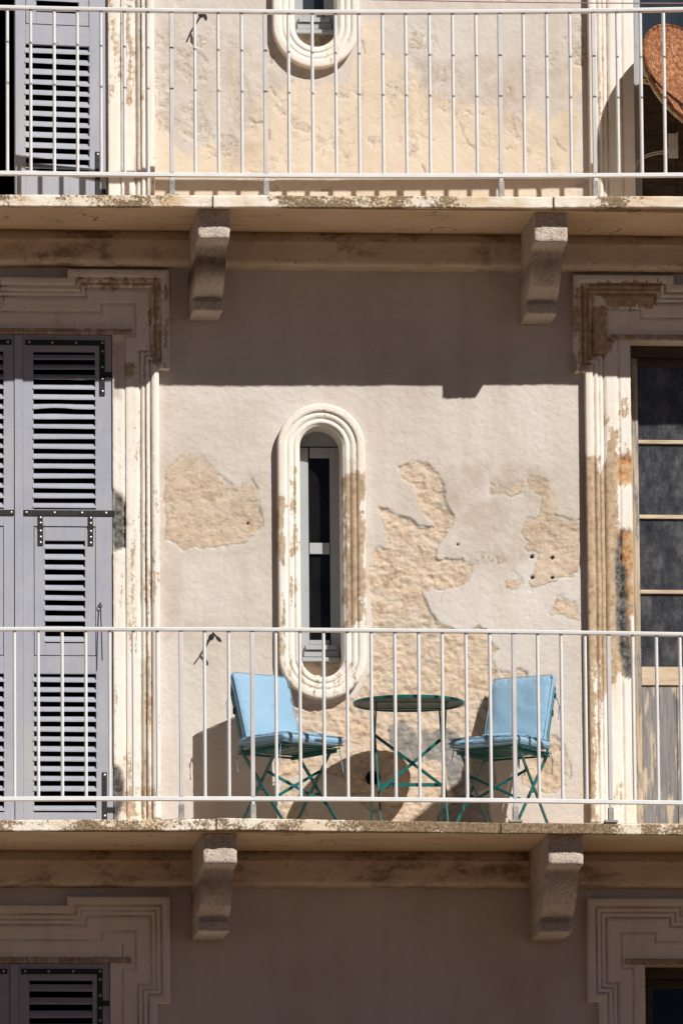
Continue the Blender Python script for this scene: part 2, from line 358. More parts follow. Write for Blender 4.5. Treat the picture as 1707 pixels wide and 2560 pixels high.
# ------------------------------------------------------------------ key measures
D_UP, D_LO = .79, .97
ZF_LO = float(U(853, 2050, D_LO)[2]); ZF_UP = float(U(853, 491, D_UP)[2]); ZF_BT = ZF_LO - 3.17
OV = U(803, 1380.5, 0)                   # centre of the lower oval window
OV_R, OV_H = 108*M, 739*M/2 - 108*M      # outer radius, half length of the straight part
OVU = OV + (U(786, 174, 0) - U(803, 1750, 0))
# doorways: (inner edge of jamb px, ear top y px, lintel y px, mirrored?, floor z)
def doorpath(px_ear, px_jamb, y_top, y_step, y_ear, zf, sgn, d=.03):
    """outer outline of a surround; sgn +1: its right half is in view, -1: its left half"""
    xe = U(px_ear, (y_top+y_ear)/2, d)[0]; xj = U(px_jamb, y_ear+200, d)[0]
    zt = U(px_ear, y_top, d)[2]; zs_ = zt - 22*M; ze = U(px_ear, y_ear, d)[2]
    xs_ = xe - sgn*253*M                       # where the step up into the ear begins
    W = 460*M
    xc = xj - sgn*(115*M + W/2)                # middle of the doorway
    half = [(xs_, zs_), (xs_, zt), (xe, zt), (xe, ze), (xj, ze), (xj, zf)]
    if sgn > 0: path = [(2*xc-a, b) for a, b in half[::-1]] + half
    else: path = half[::-1] + [(2*xc-a, b) for a, b in half]
    return dict(path=path, xc=xc, W=W, zt=zt, zl=zt-141*M-22*M, zf=zf, sgn=sgn, xj=xj)
DOORS = [
    doorpath(423, 398, 677, 699, 925, ZF_LO, 1), doorpath(1432, 1463, 689, 711, 932, ZF_LO, -1),
    doorpath(408, 383, -895, 0, -650, ZF_UP, 1), doorpath(1433, 1462, -890, 0, -640, ZF_UP, -1),
    doorpath(425.5, 394, 2243, 2270, 2509, ZF_BT, 1), doorpath(1467, 1499, 2247, 2275, 2505, ZF_BT, -1)]
for d_ in DOORS: d_['x0'] = d_['xc']-d_['W']/2; d_['x1'] = d_['xc']+d_['W']/2

# ================================================================== GROUND
g = MB(); g.add([(-400, -700, 0), (400, -700, 0), (400, 300, 0), (-400, 300, 0)], [(0, 1, 2, 3)])
tag(g.build('street', 'paving'), kind='structure')

# ================================================================== BUILDING
house = thing('townhouse', 'old cream stucco townhouse with peeling plaster, moulded doorways and two stone balconies', 'building')

# ---- the plastered wall: one dense sheet with the broken patches really recessed
xa, xb = U(355, 1280)[0], U(1520, 1280)[0]; za, zb = U(853, 2640)[2], U(853, -80)[2]
FX = .0062
xs = np.concatenate([np.arange(-7, xa-.03, .06), np.arange(xa, xb, FX), np.arange(xb+.03, 7, .06)])
zs = np.concatenate([np.arange(-.05, za-.03, .08), np.arange(za, zb, FX), np.arange(zb+.03, 12.8, .08)])
X, Z = np.meshgrid(xs, zs, indexing='ij'); Pw = np.stack([X, 0*X, Z], -1)
px, py = PJ(Pw.reshape(-1, 3)); px = px.reshape(X.shape); py = py.reshape(X.shape)
sand = np.zeros(X.shape); cream = np.zeros(X.shape); cement = np.zeros(X.shape); hole = np.zeros(X.shape); grime = np.zeros(X.shape); rec = np.zeros(X.shape)
SAND = [
 ([(432,1146),(486,1134),(524,1142),(536,1157),(560,1199),(583,1214),(631,1201),(648,1226),(644,1260),(656,1283),(658,1318),(637,1344),(610,1367),(574,1364),(528,1375),(452,1376),(413,1349),(406,1245),(413,1176)], .85, 12, 5, .004),
 ([(996,1168),(1027,1153),(1069,1155),(1092,1180),(1111,1214),(1111,1253),(1134,1291),(1136,1310),(1111,1329),(1096,1340),(1092,1318),(1075,1300),(1050,1275),(1044,1252),(1034,1218),(996,1191)], 1, 5, 2, .0075),
 ([(944,1264),(973,1275),(1000,1289),(1027,1298),(1042,1312),(1073,1318),(1096,1312),(1115,1330),(1110,1345),(1096,1367),(1090,1398),(1145,1398),(1180,1411),(1182,1436),(1157,1463),(1122,1476),(1061,1476),(1059,1490),(1073,1524),(1092,1555),(1126,1570),(1176,1574),(1195,1564),(1216,1574),(1230,1600),(1246,1623),(1227,1646),(1242,1678),(1272,1678),(1299,1671),(1315,1684),(1330,1760),(1320,1800),(1240,1790),(1200,1760),(1195,1765),(1210,1800),(1215,1840),(1190,1860),(1175,1980),(1100,2060),(960,2060),(930,2030),(880,1990),(860,1940),(780,1930),(690,1950),(682,1896),(715,1850),(727,1753),(800,1762),(860,1752),(892,1745),(930,1676),(931,1566),(927,1493),(923,1448),(935,1375),(943,1367),(969,1371),(966,1344)], 1, 7, 2, .0070),
 ([(700,1950),(760,1960),(770,2060),(690,2060)], .8, 8, 4, .006),
 ([(1298,1325),(1314,1295),(1337,1291),(1352,1240),(1318,1225),(1318,1191),(1344,1187),(1375,1203),(1392,1237),(1396,1275),(1405,1294),(1448,1302),(1450,1432),(1425,1444),(1398,1448),(1390,1463),(1352,1471),(1321,1478),(1316,1455),(1337,1413),(1348,1386),(1306,1375),(1314,1356),(1294,1340)], .95, 8, 4, .004),
 ([(1375,1532),(1382,1486),(1402,1482),(1425,1509),(1448,1500),(1455,1560),(1398,1543)], .9, 9, 6, .003),
 ([(1218,1195),(1241,1195),(1249,1218),(1287,1207),(1314,1200),(1314,1237),(1271,1245),(1222,1237)], .75, 10, 6, .003),
 ([(1264,1440),(1298,1440),(1308,1459),(1291,1482),(1260,1471)], .8, 8, 5, .003),
 ([(1385,1835),(1410,1860),(1425,1914),(1414,1963),(1391,1986),(1330,1980),(1300,1960),(1310,1860)], .9, 4, 2, .006),
 ([(1160,1385),(1260,1372),(1270,1410),(1180,1420)], .45, 12, 9, .002),
 ([(590,150),(625,220),(640,320),(600,345),(575,290)], .22, 10, 6, .003), ([(1010,40),(1080,60),(1110,200),(1050,245),(1010,150)], .25, 12, 8, .003)]
for i, (pl, st, amp, sf, dp) in enumerate(SAND):
    m = pmask(px, py, pl, amp, 9 if st > .97 else 16, .035, 20+i)
    sand = np.maximum(sand, m*(1.05 if st > .97 else .30+.42*st))
    rj = pmask(px+5*fbm(X, Z, 60, 3, 400+i, .6), py+9*fbm(X, Z, 60, 3, 410+i, .6), pl, amp, 2.0, .035, 20+i)
    if st < .97: rj = rj*sstep(-.12, .06, fbm(X, Z, 8, 5, 430+i, .65))
    rec = np.maximum(rec, rj*dp)
for i, (pl, st) in enumerate([([(1050,1822),(1080,1830),(1105,1818),(1140,1828),(1160,1860),(1165,1960),(1158,1995),(1135,1995),(1118,1950),(1108,1905),(1062,1900),(1060,1870)], .95), ([(1100,2025),(1160,1985),(1222,2000),(1228,2060),(1090,2060)], 1), ([(970,1815),(1005,1800),(1040,1830),(1060,1880),(1058,1905),(1005,1900),(975,1870)], .9), ([(1175,1880),(1230,1870),(1240,1960),(1185,1985)], .8)]):
    cement = np.maximum(cement, st*pmask(px, py, pl, 5, 2.5, .05, 50+i))
CREAM = [[(590,520),(590,400),(640,260),(680,210),(700,250),(740,190),(800,210),(860,190),(900,130),(905,50),(950,40),(970,120),(1020,180),(1060,240),(1120,250),(1150,240),(1190,250),(1230,260),(1290,300),(1330,270),(1345,330),(1360,300),(1440,250),(1440,520)], [(380,290),(420,340),(470,380),(540,330),(600,480),(600,520),(380,520)], [(1410,180),(1445,150),(1445,480),(1420,480)]]
for i, pl in enumerate(CREAM): cream = np.maximum(cream, pmask(px, py, pl, 34, 22, .015, 70+i))
for i, (pl, st) in enumerate([([(405,1405),(450,1400),(462,1480),(450,1580),(415,1600)], .35), ([(1040,150),(1330,140),(1340,250),(1060,262)], -.6), ([(560,60),(700,200),(660,420),(570,420)], -.5), ([(1200,200),(1440,150),(1440,420),(1250,330)], -.45), ([(400,20),(560,20),(570,330),(400,330)], -.35), ([(430,1570),(560,1540),(600,1600),(470,1640)], .2), ([(640,1240),(690,1220),(690,1500),(650,1480)], .22), ([(1100,1170),(1300,1150),(1400,1190),(1440,1320),(1300,1400),(1250,1480),(1120,1400)], -.55), ([(400,1140),(560,1130),(670,1200),(670,1380),(560,1400),(400,1400)], -.4), ([(390,1000),(680,1000),(660,1130),(400,1140)], -.25), ([(640,1950),(900,1900),(920,2060),(640,2060)], -.5), ([(1240,1700),(1460,1500),(1460,2060),(1240,2060)], -.2)]):
    q = pmask(px, py, pl, 16, 12, .02, 80+i)*abs(st)
    if st < 0: q = q*np.clip(2.2*fbm(X, Z, 9, 6, 95+i, .7)+.45, 0, 1)
    grime = np.maximum(grime, q)
for hx, hy, r in ((1329,1392,5),(1380,1394,4.2),(1330,1444,4.2),(1380,1444,4.4),(620,1308,3.5),(1144,1361,3)):
    q = 1-sstep(r*.6, r*1.15, np.hypot(px-hx, py-hy)); hole = np.maximum(hole, q); rec = np.maximum(rec, q*.02)
def crack(line, w, st, sd_):
    global hole, rec
    L = np.array(line); k = (px > L[:, 0].min()-12) & (px < L[:, 0].max()+12) & (py > L[:, 1].min()-12) & (py < L[:, 1].max()+12)
    x = px[k]+9*fbm(X[k], Z[k], 40, 4, sd_, .6); y = py[k]+9*fbm(X[k], Z[k], 40, 4, sd_+5, .6); d = np.full(x.shape, 1e9)
    for (x0, y0), (x1, y1) in zip(line[:-1], line[1:]):
        t = np.clip(((x-x0)*(x1-x0)+(y-y0)*(y1-y0))/((x1-x0)**2+(y1-y0)**2), 0, 1); d = np.minimum(d, np.hypot(x-x0-t*(x1-x0), y-y0-t*(y1-y0)))
    q = st*(1-sstep(w*.4, w*1.3, d)); hole[k] = np.maximum(hole[k], q*.62); rec[k] = np.maximum(rec[k], q*.006)
for i, (ln, w_, st) in enumerate([([(1385,1288),(1402,1290),(1420,1300),(1447,1300)], 2.2, .8), ([(1147,305),(1156,325),(1166,355),(1185,372)], 1.8, .6), ([(690,1945),(725,1930),(764,1936)], 1.8, .6), ([(630,1200),(646,1222)], 2.2, .8), ([(648,1272),(658,1292),(658,1318)], 2, .7),
     ([(622,292),(640,308),(660,306)], 2.2, .8), ([(672,325),(675,352)], 2, .7), ([(676,215),(688,238)], 2.2, .7), ([(1393,1862),(1416,1888),(1426,1915),(1424,1950)], 1.8, .7), ([(1056,1480),(1062,1500),(1074,1526),(1094,1556)], 2.4, .8), ([(1110,1214),(1111,1253),(1134,1290)], 2.2, .75),
     ([(1000,1288),(1027,1300),(1044,1313),(1075,1318)], 2.4, .8), ([(560,1198),(583,1214)], 1.8, .5), ([(436,1226),(470,1226),(495,1224)], 1.8, .5), ([(1378,395),(1380,430)], 2, .6), ([(1382,340),(1400,372),(1412,376)], 2, .6), ([(1280,290),(1290,345),(1300,340)], 1.6, .5), ([(1055,412),(1062,430)], 2.4, .7), ([(1040,330),(1062,345),(1085,350)], 1.8, .5), ([(905,100),(912,130)], 2.6, .7), ([(1400,1490),(1425,1510)], 1.5, .4), ([(1280,1425),(1300,1440),(1306,1460)], 1.6, .5), ([(1100,1510),(1110,1470)], 1.4, .35), ([(860,1500),(935,1500)], .1, .0)]): crack(ln, w_, st, 500+i*11)
# small flakes peeling off the upper storey
fl = fbm(X, Z, 6, 5, 130, .6); upz = (py < 480)*1.0
edge = np.exp(-((fl-.06)/.012)**2); chip = sstep(.10, .14, fbm(X, Z, 11, 4, 140, .55))
flm = upz*sstep(.0, .1, fbm(X, Z, 2.3, 2, 150)+.06)
rec = rec + flm*edge*.002 + flm*chip*.003
sand = np.maximum(sand, flm*chip*.42); grime = np.maximum(grime, flm*edge*.35)
# rough / smooth ground of the plaster itself
rough = fbm(X, Z, 46, 4, 160, .6)
big = fbm(X, Z, 1.3, 3, 170)
stone = fbm(X*.8, Z*1.25, 17, 5, 180, .66)
inten = np.clip(rec/.006, 0, 1)*np.clip(sand*1.3, 0, 1)
lowf = (py > 950) & (py < 2100)
disp = -rec + inten*(stone*.020+fbm(X, Z, 48, 3, 190, .6)*.012) + rough*.0022*(1-inten)*(1+.6*lowf) + big*.004
hid = np.exp(-((px-1400)/70.)**2)*0
Pw[..., 1] = -disp
keepv = np.ones((len(xs)-1, len(zs)-1), bool)
cx = (xs[:-1]+xs[1:])/2; cz = (zs[:-1]+zs[1:])/2; CX, CZ = np.meshgrid(cx, cz, indexing='ij')
for o_ in (OV, OVU):
    keepv &= ~(np.hypot(CX-o_[0], np.maximum(np.abs(CZ-o_[2])-OV_H, 0)) < 78*M)
for d_ in DOORS:
    keepv &= ~((CX > d_['x0']-.07) & (CX < d_['x1']+.07) & (CZ > d_['zf']-.02) & (CZ < d_['zl']+.07))
me = gridmesh('wall', Pw, keepv)
for nm, a in (('sand', sand), ('cream', cream), ('cement', cement), ('hole', hole), ('grime', grime)): set_attr(me, nm, a)
new_obj('wall', me, 'plaster', house)
b = MB(); b.box(-7, -6.9, .004, 8, 0, 12.7); b.box(6.9, 7, .004, 8, 0, 12.7); b.box(-7, 7, 8, 8.1, 0, 12.7); b.build('side_wall', 'plaster', house)
b = MB(); b.box(-7.2, 7.2, -.3, 8.3, 12.7, 12.95); b.build('roof', 'cornice_plaster', house)
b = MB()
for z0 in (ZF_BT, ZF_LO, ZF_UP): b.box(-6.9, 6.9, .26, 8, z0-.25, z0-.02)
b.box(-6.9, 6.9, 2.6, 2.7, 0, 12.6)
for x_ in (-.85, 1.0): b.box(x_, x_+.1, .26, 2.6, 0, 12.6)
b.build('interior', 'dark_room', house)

# ---- moulded door surrounds
PROF = [(0, 0), (0, .054), (2, .058), (18, .058), (19, .052), (20.5, .040), (22.5, .040), (24, .048), (28, .051), (31, .050), (32.5, .046), (33.5, .036), (35.5, .036), (37, .041), (40, .041), (43, .037), (45, .031), (46, .026), (48, .026), (49.5, .037), (66, .037), (81, .037), (82, .036), (83, .028), (85.5, .028), (86.5, .032), (100, .031), (113.5, .031), (115, .029), (115, -.06), (115, -.24)]
def fineprof(pr, step=6):
    out = [pr[0]]
    for (a, b_), (c_, e) in zip(pr[:-1], pr[1:]):
        k = max(1, int(math.hypot(c_-a, (e-b_)*486)/step))
        out += [(a+(c_-a)*i/k, b_+(e-b_)*i/k) for i in range(1, k+1)]
    return out
def surround(D, idx, bare0, zones):
    path = D['path']; N = len(path); off = []
    for i in range(N):
        s = np.zeros(2)
        for a, b_ in ((i-1, i), (i, i+1)):
            if 0 <= a and b_ < N:
                e = np.array(path[b_])-np.array(path[a]); e = e/np.linalg.norm(e); s += np.array([e[1], -e[0]])
        if i in (0, N-1): pass
        off.append(s)
    pts = []; offs = []
    for i in range(N-1):
        a = np.array(path[i]); b_ = np.array(path[i+1]); L = np.linalg.norm(b_-a); k = max(1, int(L/.011))
        for j in range(k+(i == N-2)):
            t = j/k; pts.append(a+(b_-a)*t); offs.append(off[i]*(1-t)+off[i+1]*t)
    pts = np.array(pts); offs = np.array(offs); pr = fineprof(PROF)
    o = np.array([p[0]*M for p in pr]); dep = np.array([p[1] for p in pr])
    Q = np.zeros((len(pts), len(pr), 3)); Q[..., 0] = pts[:, None, 0]+offs[:, None, 0]*o; Q[..., 2] = pts[:, None, 1]+offs[:, None, 1]*o
    nz = fbm(Q[..., 0]*1.0, Q[..., 2], 30, 4, 200+idx, .6); lz = fbm(Q[..., 0], Q[..., 2], 4, 3, 210+idx)
    px, py = PJ(np.stack([Q[..., 0], -dep+0*Q[..., 0], Q[..., 2]], -1).reshape(-1, 3)); px = px.reshape(nz.shape); py = py.reshape(nz.shape)
    bare = np.full(nz.shape, bare0) + lz*.35; cem = 0*nz; brk = 0*nz; dirt = 0*nz; pull = 0*nz
    for kind, poly, st, amp, sf in zones:
        m = pmask(px, py, poly, amp*(1.9 if kind == 'bare' else 1), sf+(12 if kind == 'bare' else 3), .03, 220+idx, 14 if kind == 'bare' else 6)*abs(st)*(.95 if kind == 'bare' and 0 < st <= 1 else 1)
        if kind == 'bare': bare = np.maximum(bare, m) if st > 0 else bare*(1-np.minimum(m, 1))
        if kind == 'cem': cem = np.maximum(cem, m); pull += m*.018
        if kind == 'brick': brk = np.maximum(brk, m); pull += m*.012
        if kind == 'dirt': dirt = np.maximum(dirt, m)
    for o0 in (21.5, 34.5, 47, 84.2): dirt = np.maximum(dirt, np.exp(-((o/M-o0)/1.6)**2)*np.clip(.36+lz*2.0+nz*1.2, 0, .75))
    Q[..., 1] = -(dep + nz*.0035*(dep > .0) + lz*.003*(dep > .0) - pull*(1+2*nz)*(dep > .0))
    Q[..., 0] += nz*.002
    me = gridmesh('door_surround', Q)
    for nm, a in (('bare', bare), ('cement', cem), ('brick', brk), ('dirt', dirt)): set_attr(me, nm, a)
    ob = new_obj('door_surround', me, 'moulding_paint', house)
    # flat lintel below the mouldings, and its thin drip lip
    x0, x1, zl, zt = D['x0'], D['x1'], D['zl'], D['zt']
    l = MB(); l.box(x0-.002, x1+.002, -.0265, .24, zl+.004, zt-(22+105)*M); l.box(x0-.064, x1+.064, -.0275, -.0267, zl+.006, zt-98*M)
    lo = l.build('lintel', 'moulding_paint', ob); k = len(lo.data.vertices)
    l = MB(); xs_ = np.linspace(x0-50*M, x1+50*M, 60); rr = random.Random(idx)
    l.sweepx(xs_, lambda x: zl+rr.uniform(-.0015, .0015), [(-.030, .030), (-.043, .026), (-.047, .008), (-.043, 0), (-.030, 0)], 0)
    lp = l.build('drip_lip', 'moulding_paint', ob, smooth=True)
    for q in (lo, lp):
        nn = len(q.data.vertices); set_attr(q.data, 'bare', np.full(nn, .62 if q is lp else bare0*.6)); set_attr(q.data, 'cement', np.zeros(nn)); set_attr(q.data, 'brick', np.zeros(nn)); set_attr(q.data, 'dirt', np.full(nn, .45 if q is lp else 0))
    return ob
def rc(x0, y0, x1, y1): return [(x0, y0), (x1, y0), (x1, y1), (x0, y1)]
surround(DOORS[0], 0, .33, [('bare', rc(200, 694, 392, 722), .75, 5, 3), ('bare', rc(376, 700, 404, 908), .95, 5, 3), ('bare', rc(404, 705, 423, 870), .68, 8, 4), ('bare', rc(395, 902, 425, 926), .8, 3, 2),
   ('dirt', rc(281, 858, 306, 1000), .35, 8, 6), ('bare', rc(313, 910, 337, 945), .9, 6, 3), ('bare', rc(352, 1140, 384, 2050), .50, 3, 3), ('bare', rc(316, 1110, 350, 1330), .42, 10, 6), ('bare', rc(316, 1330, 352, 1640), .46, 8, 5),
   ('dirt', rc(352, 1650, 378, 2000), .35, 6, 5), ('dirt', rc(354, 1872, 378, 1990), .55, 5, 3), ('bare', rc(283, 1960, 400, 2060), .62, 12, 6),
   ('cem', [(283,1226),(300,1232),(312,1245),(315,1300),(312,1368),(290,1376),(283,1378)], 1, 4, 2), ('cem', [(280,1914),(298,1918),(304,1940),(313,1950),(313,2010),(300,2030),(295,2060),(280,2060)], 1, 4, 2)])
surround(DOORS[1], 1, .20, [('bare', rc(1432, 765, 1452, 935), 1, 4, 3), ('bare', rc(1440, 712, 1478, 930), .9, 5, 3), ('bare', [(1468,706),(1655,706),(1650,735),(1630,772),(1520,772),(1505,745),(1478,728)], 1.1, 5, 2),
   ('bare', [(1478,765),(1515,768),(1516,840),(1535,852),(1510,890),(1470,905),(1475,840)], 1.1, 4, 2), ('dirt', rc(1470, 706, 1650, 722), .35, 8, 4), ('dirt', rc(1472, 735, 1482, 890), .4, 4, 3),
   ('bare', [(1461,1138),(1500,1142),(1503,1175),(1520,1110),(1540,1060),(1548,1140),(1580,1120),(1580,1700),(1550,1690),(1505,1760),(1495,2060),(1461,2060)], .95, 6, 4),
   ('bare', rc(1545, 985, 1575, 1140), .62, 8, 5), ('bare', rc(1508, 1030, 1522, 1080), .7, 8, 4),
   ('bare', [(1530,1780),(1545,1745),(1552,1720),(1590,1750),(1595,2060),(1528,2060)], -.9, 5, 3), ('bare', rc(1483, 1650, 1500, 2050), -.55, 5, 3), ('bare', rc(1536, 1950, 1560, 2060), .5, 10, 6),
   ('brick', rc(1546, 1138, 1582, 1212), 1, 3, 2), ('brick', rc(1550, 1330, 1585, 1540), 1, 3, 2), ('bare', rc(1548, 1205, 1580, 1320), -.8, 3, 2),
   ('cem', [(1536,1385),(1545,1335),(1553,1345),(1552,1400),(1562,1420),(1566,1500),(1570,1600),(1585,1690),(1560,1700),(1548,1640),(1538,1560)], 1, 4, 2)])
surround(DOORS[2], 2, .33, [('bare', rc(296, -100, 336, 278), .62, 6, 5), ('bare', rc(264, -100, 296, 260), .5, 8, 6), ('dirt', rc(336, -100, 354, 460), .42, 4, 3), ('bare', rc(345, -100, 372, 260), .5, 4, 4), ('bare', rc(264, 270, 345, 480), -.7, 8, 6)])
surround(DOORS[3], 3, .20, [('bare', rc(1488, 60, 1512, 300), .5, 5, 4), ('bare', rc(1538, -100, 1560, 110), .45, 6, 4)])
surround(DOORS[4], 4, .12, []); surround(DOORS[5], 5, .12, [])

# ---- oval windows
ORING = [(109, 0), (108.5, .052), (106, .057), (90, .058), (88, .050), (86, .046), (84, .050), (81, .053), (77, .052), (73, .047), (71, .041), (69, .041), (67.5, .046), (64, .048), (60, .046), (58, .040), (56, .037), (54, .036), (53, .030), (52.5, -.02), (52, -.10), (52, -.155)]
def oval(c, idx, zones):
    pr = fineprof(ORING, 5); R = np.array([p[0]*M for p in pr]); dep = np.array([p[1] for p in pr])
    ang = []; nseg = 72
    L = []
    for k in range(nseg): t = math.pi*k/nseg; L.append((math.cos(t), math.sin(t), OV_H))
    ns = 70
    for k in range(ns): L.append((-1, 0, OV_H*(1-2*k/ns)))
    for k in range(nseg): t = math.pi+math.pi*k/nseg; L.append((math.cos(t), math.sin(t), -OV_H))
    for k in range(ns): L.append((1, 0, -OV_H*(1-2*k/ns)))
    L = np.array(L); Q = np.zeros((len(R), len(L), 3))
    Q[..., 0] = c[0] + R[:, None]*L[None, :, 0]; Q[..., 2] = c[2] + R[:, None]*L[None, :, 1] + L[None, :, 2]
    nz = fbm(Q[..., 0], Q[..., 2], 34, 4, 240+idx, .6); lz = fbm(Q[..., 0], Q[..., 2], 5, 3, 250+idx)
    D2 = dep[:, None] + nz*.003*(dep[:, None] > 0) + 0*Q[..., 0]; Q[..., 1] = -D2
    px, py = PJ(Q.reshape(-1, 3)); px = px.reshape(nz.shape); py = py.reshape(nz.shape)
    bare = .24 + lz*.4; dirt = 0*nz
    for kind, poly, st, amp, sf in zones:
        m = pmask(px, py, poly, amp*1.7, sf+13, .03, 260+idx, 13)*abs(st)*.92
        if kind == 'bare': bare = np.maximum(bare, m) if st > 0 else bare*(1-m)
        else: dirt = np.maximum(dirt, m)
    me = gridmesh('oval_window', Q, None, True, True)
    for nm, a in (('bare', bare), ('dirt', dirt), ('cement', 0*nz), ('brick', 0*nz)): set_attr(me, nm, a)
    s = new_obj('oval_window', me, 'moulding_paint', house)
    dx, dz = c[0]-OV[0], c[2]-OV[2]
    def R_(x0, y0, x1, y1, d0, d1, mb):
        a = U(x0, y0, d1); b_ = U(x1, y1, d1); mb.box(a[0]+dx, b_[0]+dx, -d1, -d0, b_[2]+dz, a[2]+dz)
    f = MB()
    for r_ in ((748,1119,774,1653),(824,1119,862,1653)): R_(*r_, -.155, -.125, f)
    for r_ in ((774,1119,824,1145),(774,1357,824,1385),(774,1600,824,1612)): R_(*r_, -.155, -.127, f)
    f.build('window_frame', 'frame_grey_paint', s, bevel=.002)
    f = MB(); R_(744, 1060, 866, 1117, -.155, -.138, f); f.build('top_panel', 'frame_grey_paint', s)
    f = MB(); R_(764, 1612, 842, 1624, -.125, -.098, f); R_(760, 1626, 846, 1642, -.125, -.110, f); R_(756, 1643, 850, 1653, -.125, -.085, f); f.build('bottom_rail', 'frame_grey_paint', s, bevel=.002)
    f = MB(); R_(772, 1143, 826, 1359, -.150, -.143, f); f.build('window_pane', 'dark_glass' if idx == 0 else 'blue_glass', s)
    f = MB(); R_(772, 1383, 826, 1602, -.150, -.143, f); f.build('window_pane', 'dark_glass' if idx == 0 else 'blue_glass', s)
    f = MB(); R_(740, 1653.5, 870, 1720, -.20, -.150, f); f.build('sill_block', 'cornice_plaster', s)
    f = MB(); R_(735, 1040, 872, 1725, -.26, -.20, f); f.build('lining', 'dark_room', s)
    return s
oval(OV, 0, [('bare', rc(690, 1235, 718, 1410), 1, 9, 5), ('bare', rc(716, 1160, 752, 1400), .62, 10, 6), ('bare', rc(862, 1180, 915, 1570), 1, 10, 6), ('dirt', rc(866, 1150, 884, 1560), .4, 5, 3), ('bare', rc(716, 1430, 742, 1520), .7, 8, 4), ('bare', rc(690, 1470, 716, 1640), .62, 8, 5), ('bare', rc(700, 1640, 900, 1760), .5, 12, 8), ('bare', rc(745, 1010, 900, 1060), .42, 12, 8)])
oval(OVU, 1, [('bare', rc(800, 90, 880, 180), .35, 12, 8)])

# ---- glazed doors in the right-hand doorways
def glazed_door(D, idx):
    x0, x1, zf, zt = D['x0']+.002, D['x1']-.002, D['zf'], D['zl']+.02
    mid = (x0+x1)/2
    timber = ('peeling_wood', 'frame_grey_paint', 'dark_and_shade_timber')[idx]
    f = MB(); f.box(x0, x0+.028, .150, .222, zf, zt); f.box(x1-.028, x1, .150, .222, zf, zt); t_ = MB(); t_.box(x0+.028, x1-.028, .150, .222, zt-.075, zt)
    dr = f.build('glazed_door', timber if idx else 'peeling_wood', house, bevel=.003); t_.build('transom', 'dark_and_shade_timber', dr, bevel=.003)  # transom coloured dark to paint in the shade under the lintel
    zg0 = zf+float(U(1640, 1668, -.18)[2])-DOORS[1]['zf']; zg1 = zt-.02-(DOORS[1]['zl']-float(U(1640, 919, -.18)[2]))
    for a, b_ in ((x0+.030, mid-.004), (mid+.004, x1-.030)):
        st = MB(); s0, s1 = a+.030, b_-.045
        st.box(a, s0, .165, .205, zf+.01, zt-.077); st.box(s1, b_, .165, .205, zf+.01, zt-.077); tr_ = MB(); tr_.box(s0, s1, .165, .205, zg1, zt-.077); tr_.build('door_rail', 'dark_and_shade_timber', dr, bevel=.003)  # top rail coloured dark, lintel shade painted in
        st.build('door_stile', timber, dr, bevel=.003)
        t = MB(); t.box(s0, s1, .163, .205, zg0-.095, zg0)
        t.build('door_rail', ('beige_timber', 'dark_and_shade_timber', 'dark_and_shade_timber')[idx], dr, bevel=.003)
        for k in range(1, 4): z = zg0+(zg1-zg0)*k/4; t = MB(); t.box(s0, s1, .170, .200, z-.010, z+.010); t.build('glazing_bar', ('beige_timber', 'frame_grey_paint', 'dark_and_shade_timber')[idx], dr, bevel=.003)
        t = MB(); wpl = (s1-s0)/2
        for k in range(2): t.box(s0+k*wpl+.001, s0+(k+1)*wpl-.001, .174, .2, zf+.015, zg0-.097)
        t.build('door_panel', ('flaking_panel', 'dark_and_shade_timber', 'dark_and_shade_timber')[idx], dr, bevel=.003)
        for k in range(4):
            t = MB(); z = zg0+(zg1-zg0)*k/4; z2 = zg0+(zg1-zg0)*(k+1)/4
            t.box(s0-.005, s1+.005, .184, .190, z+(.009 if k else -.004), z2-(.009 if k < 3 else -.004)); t.build('door_pane', ('dusty_glass', 'blue_glass', 'dark_glass')[idx], dr)
glazed_door(DOORS[1], 0); glazed_door(DOORS[3], 1); glazed_door(DOORS[5], 2)

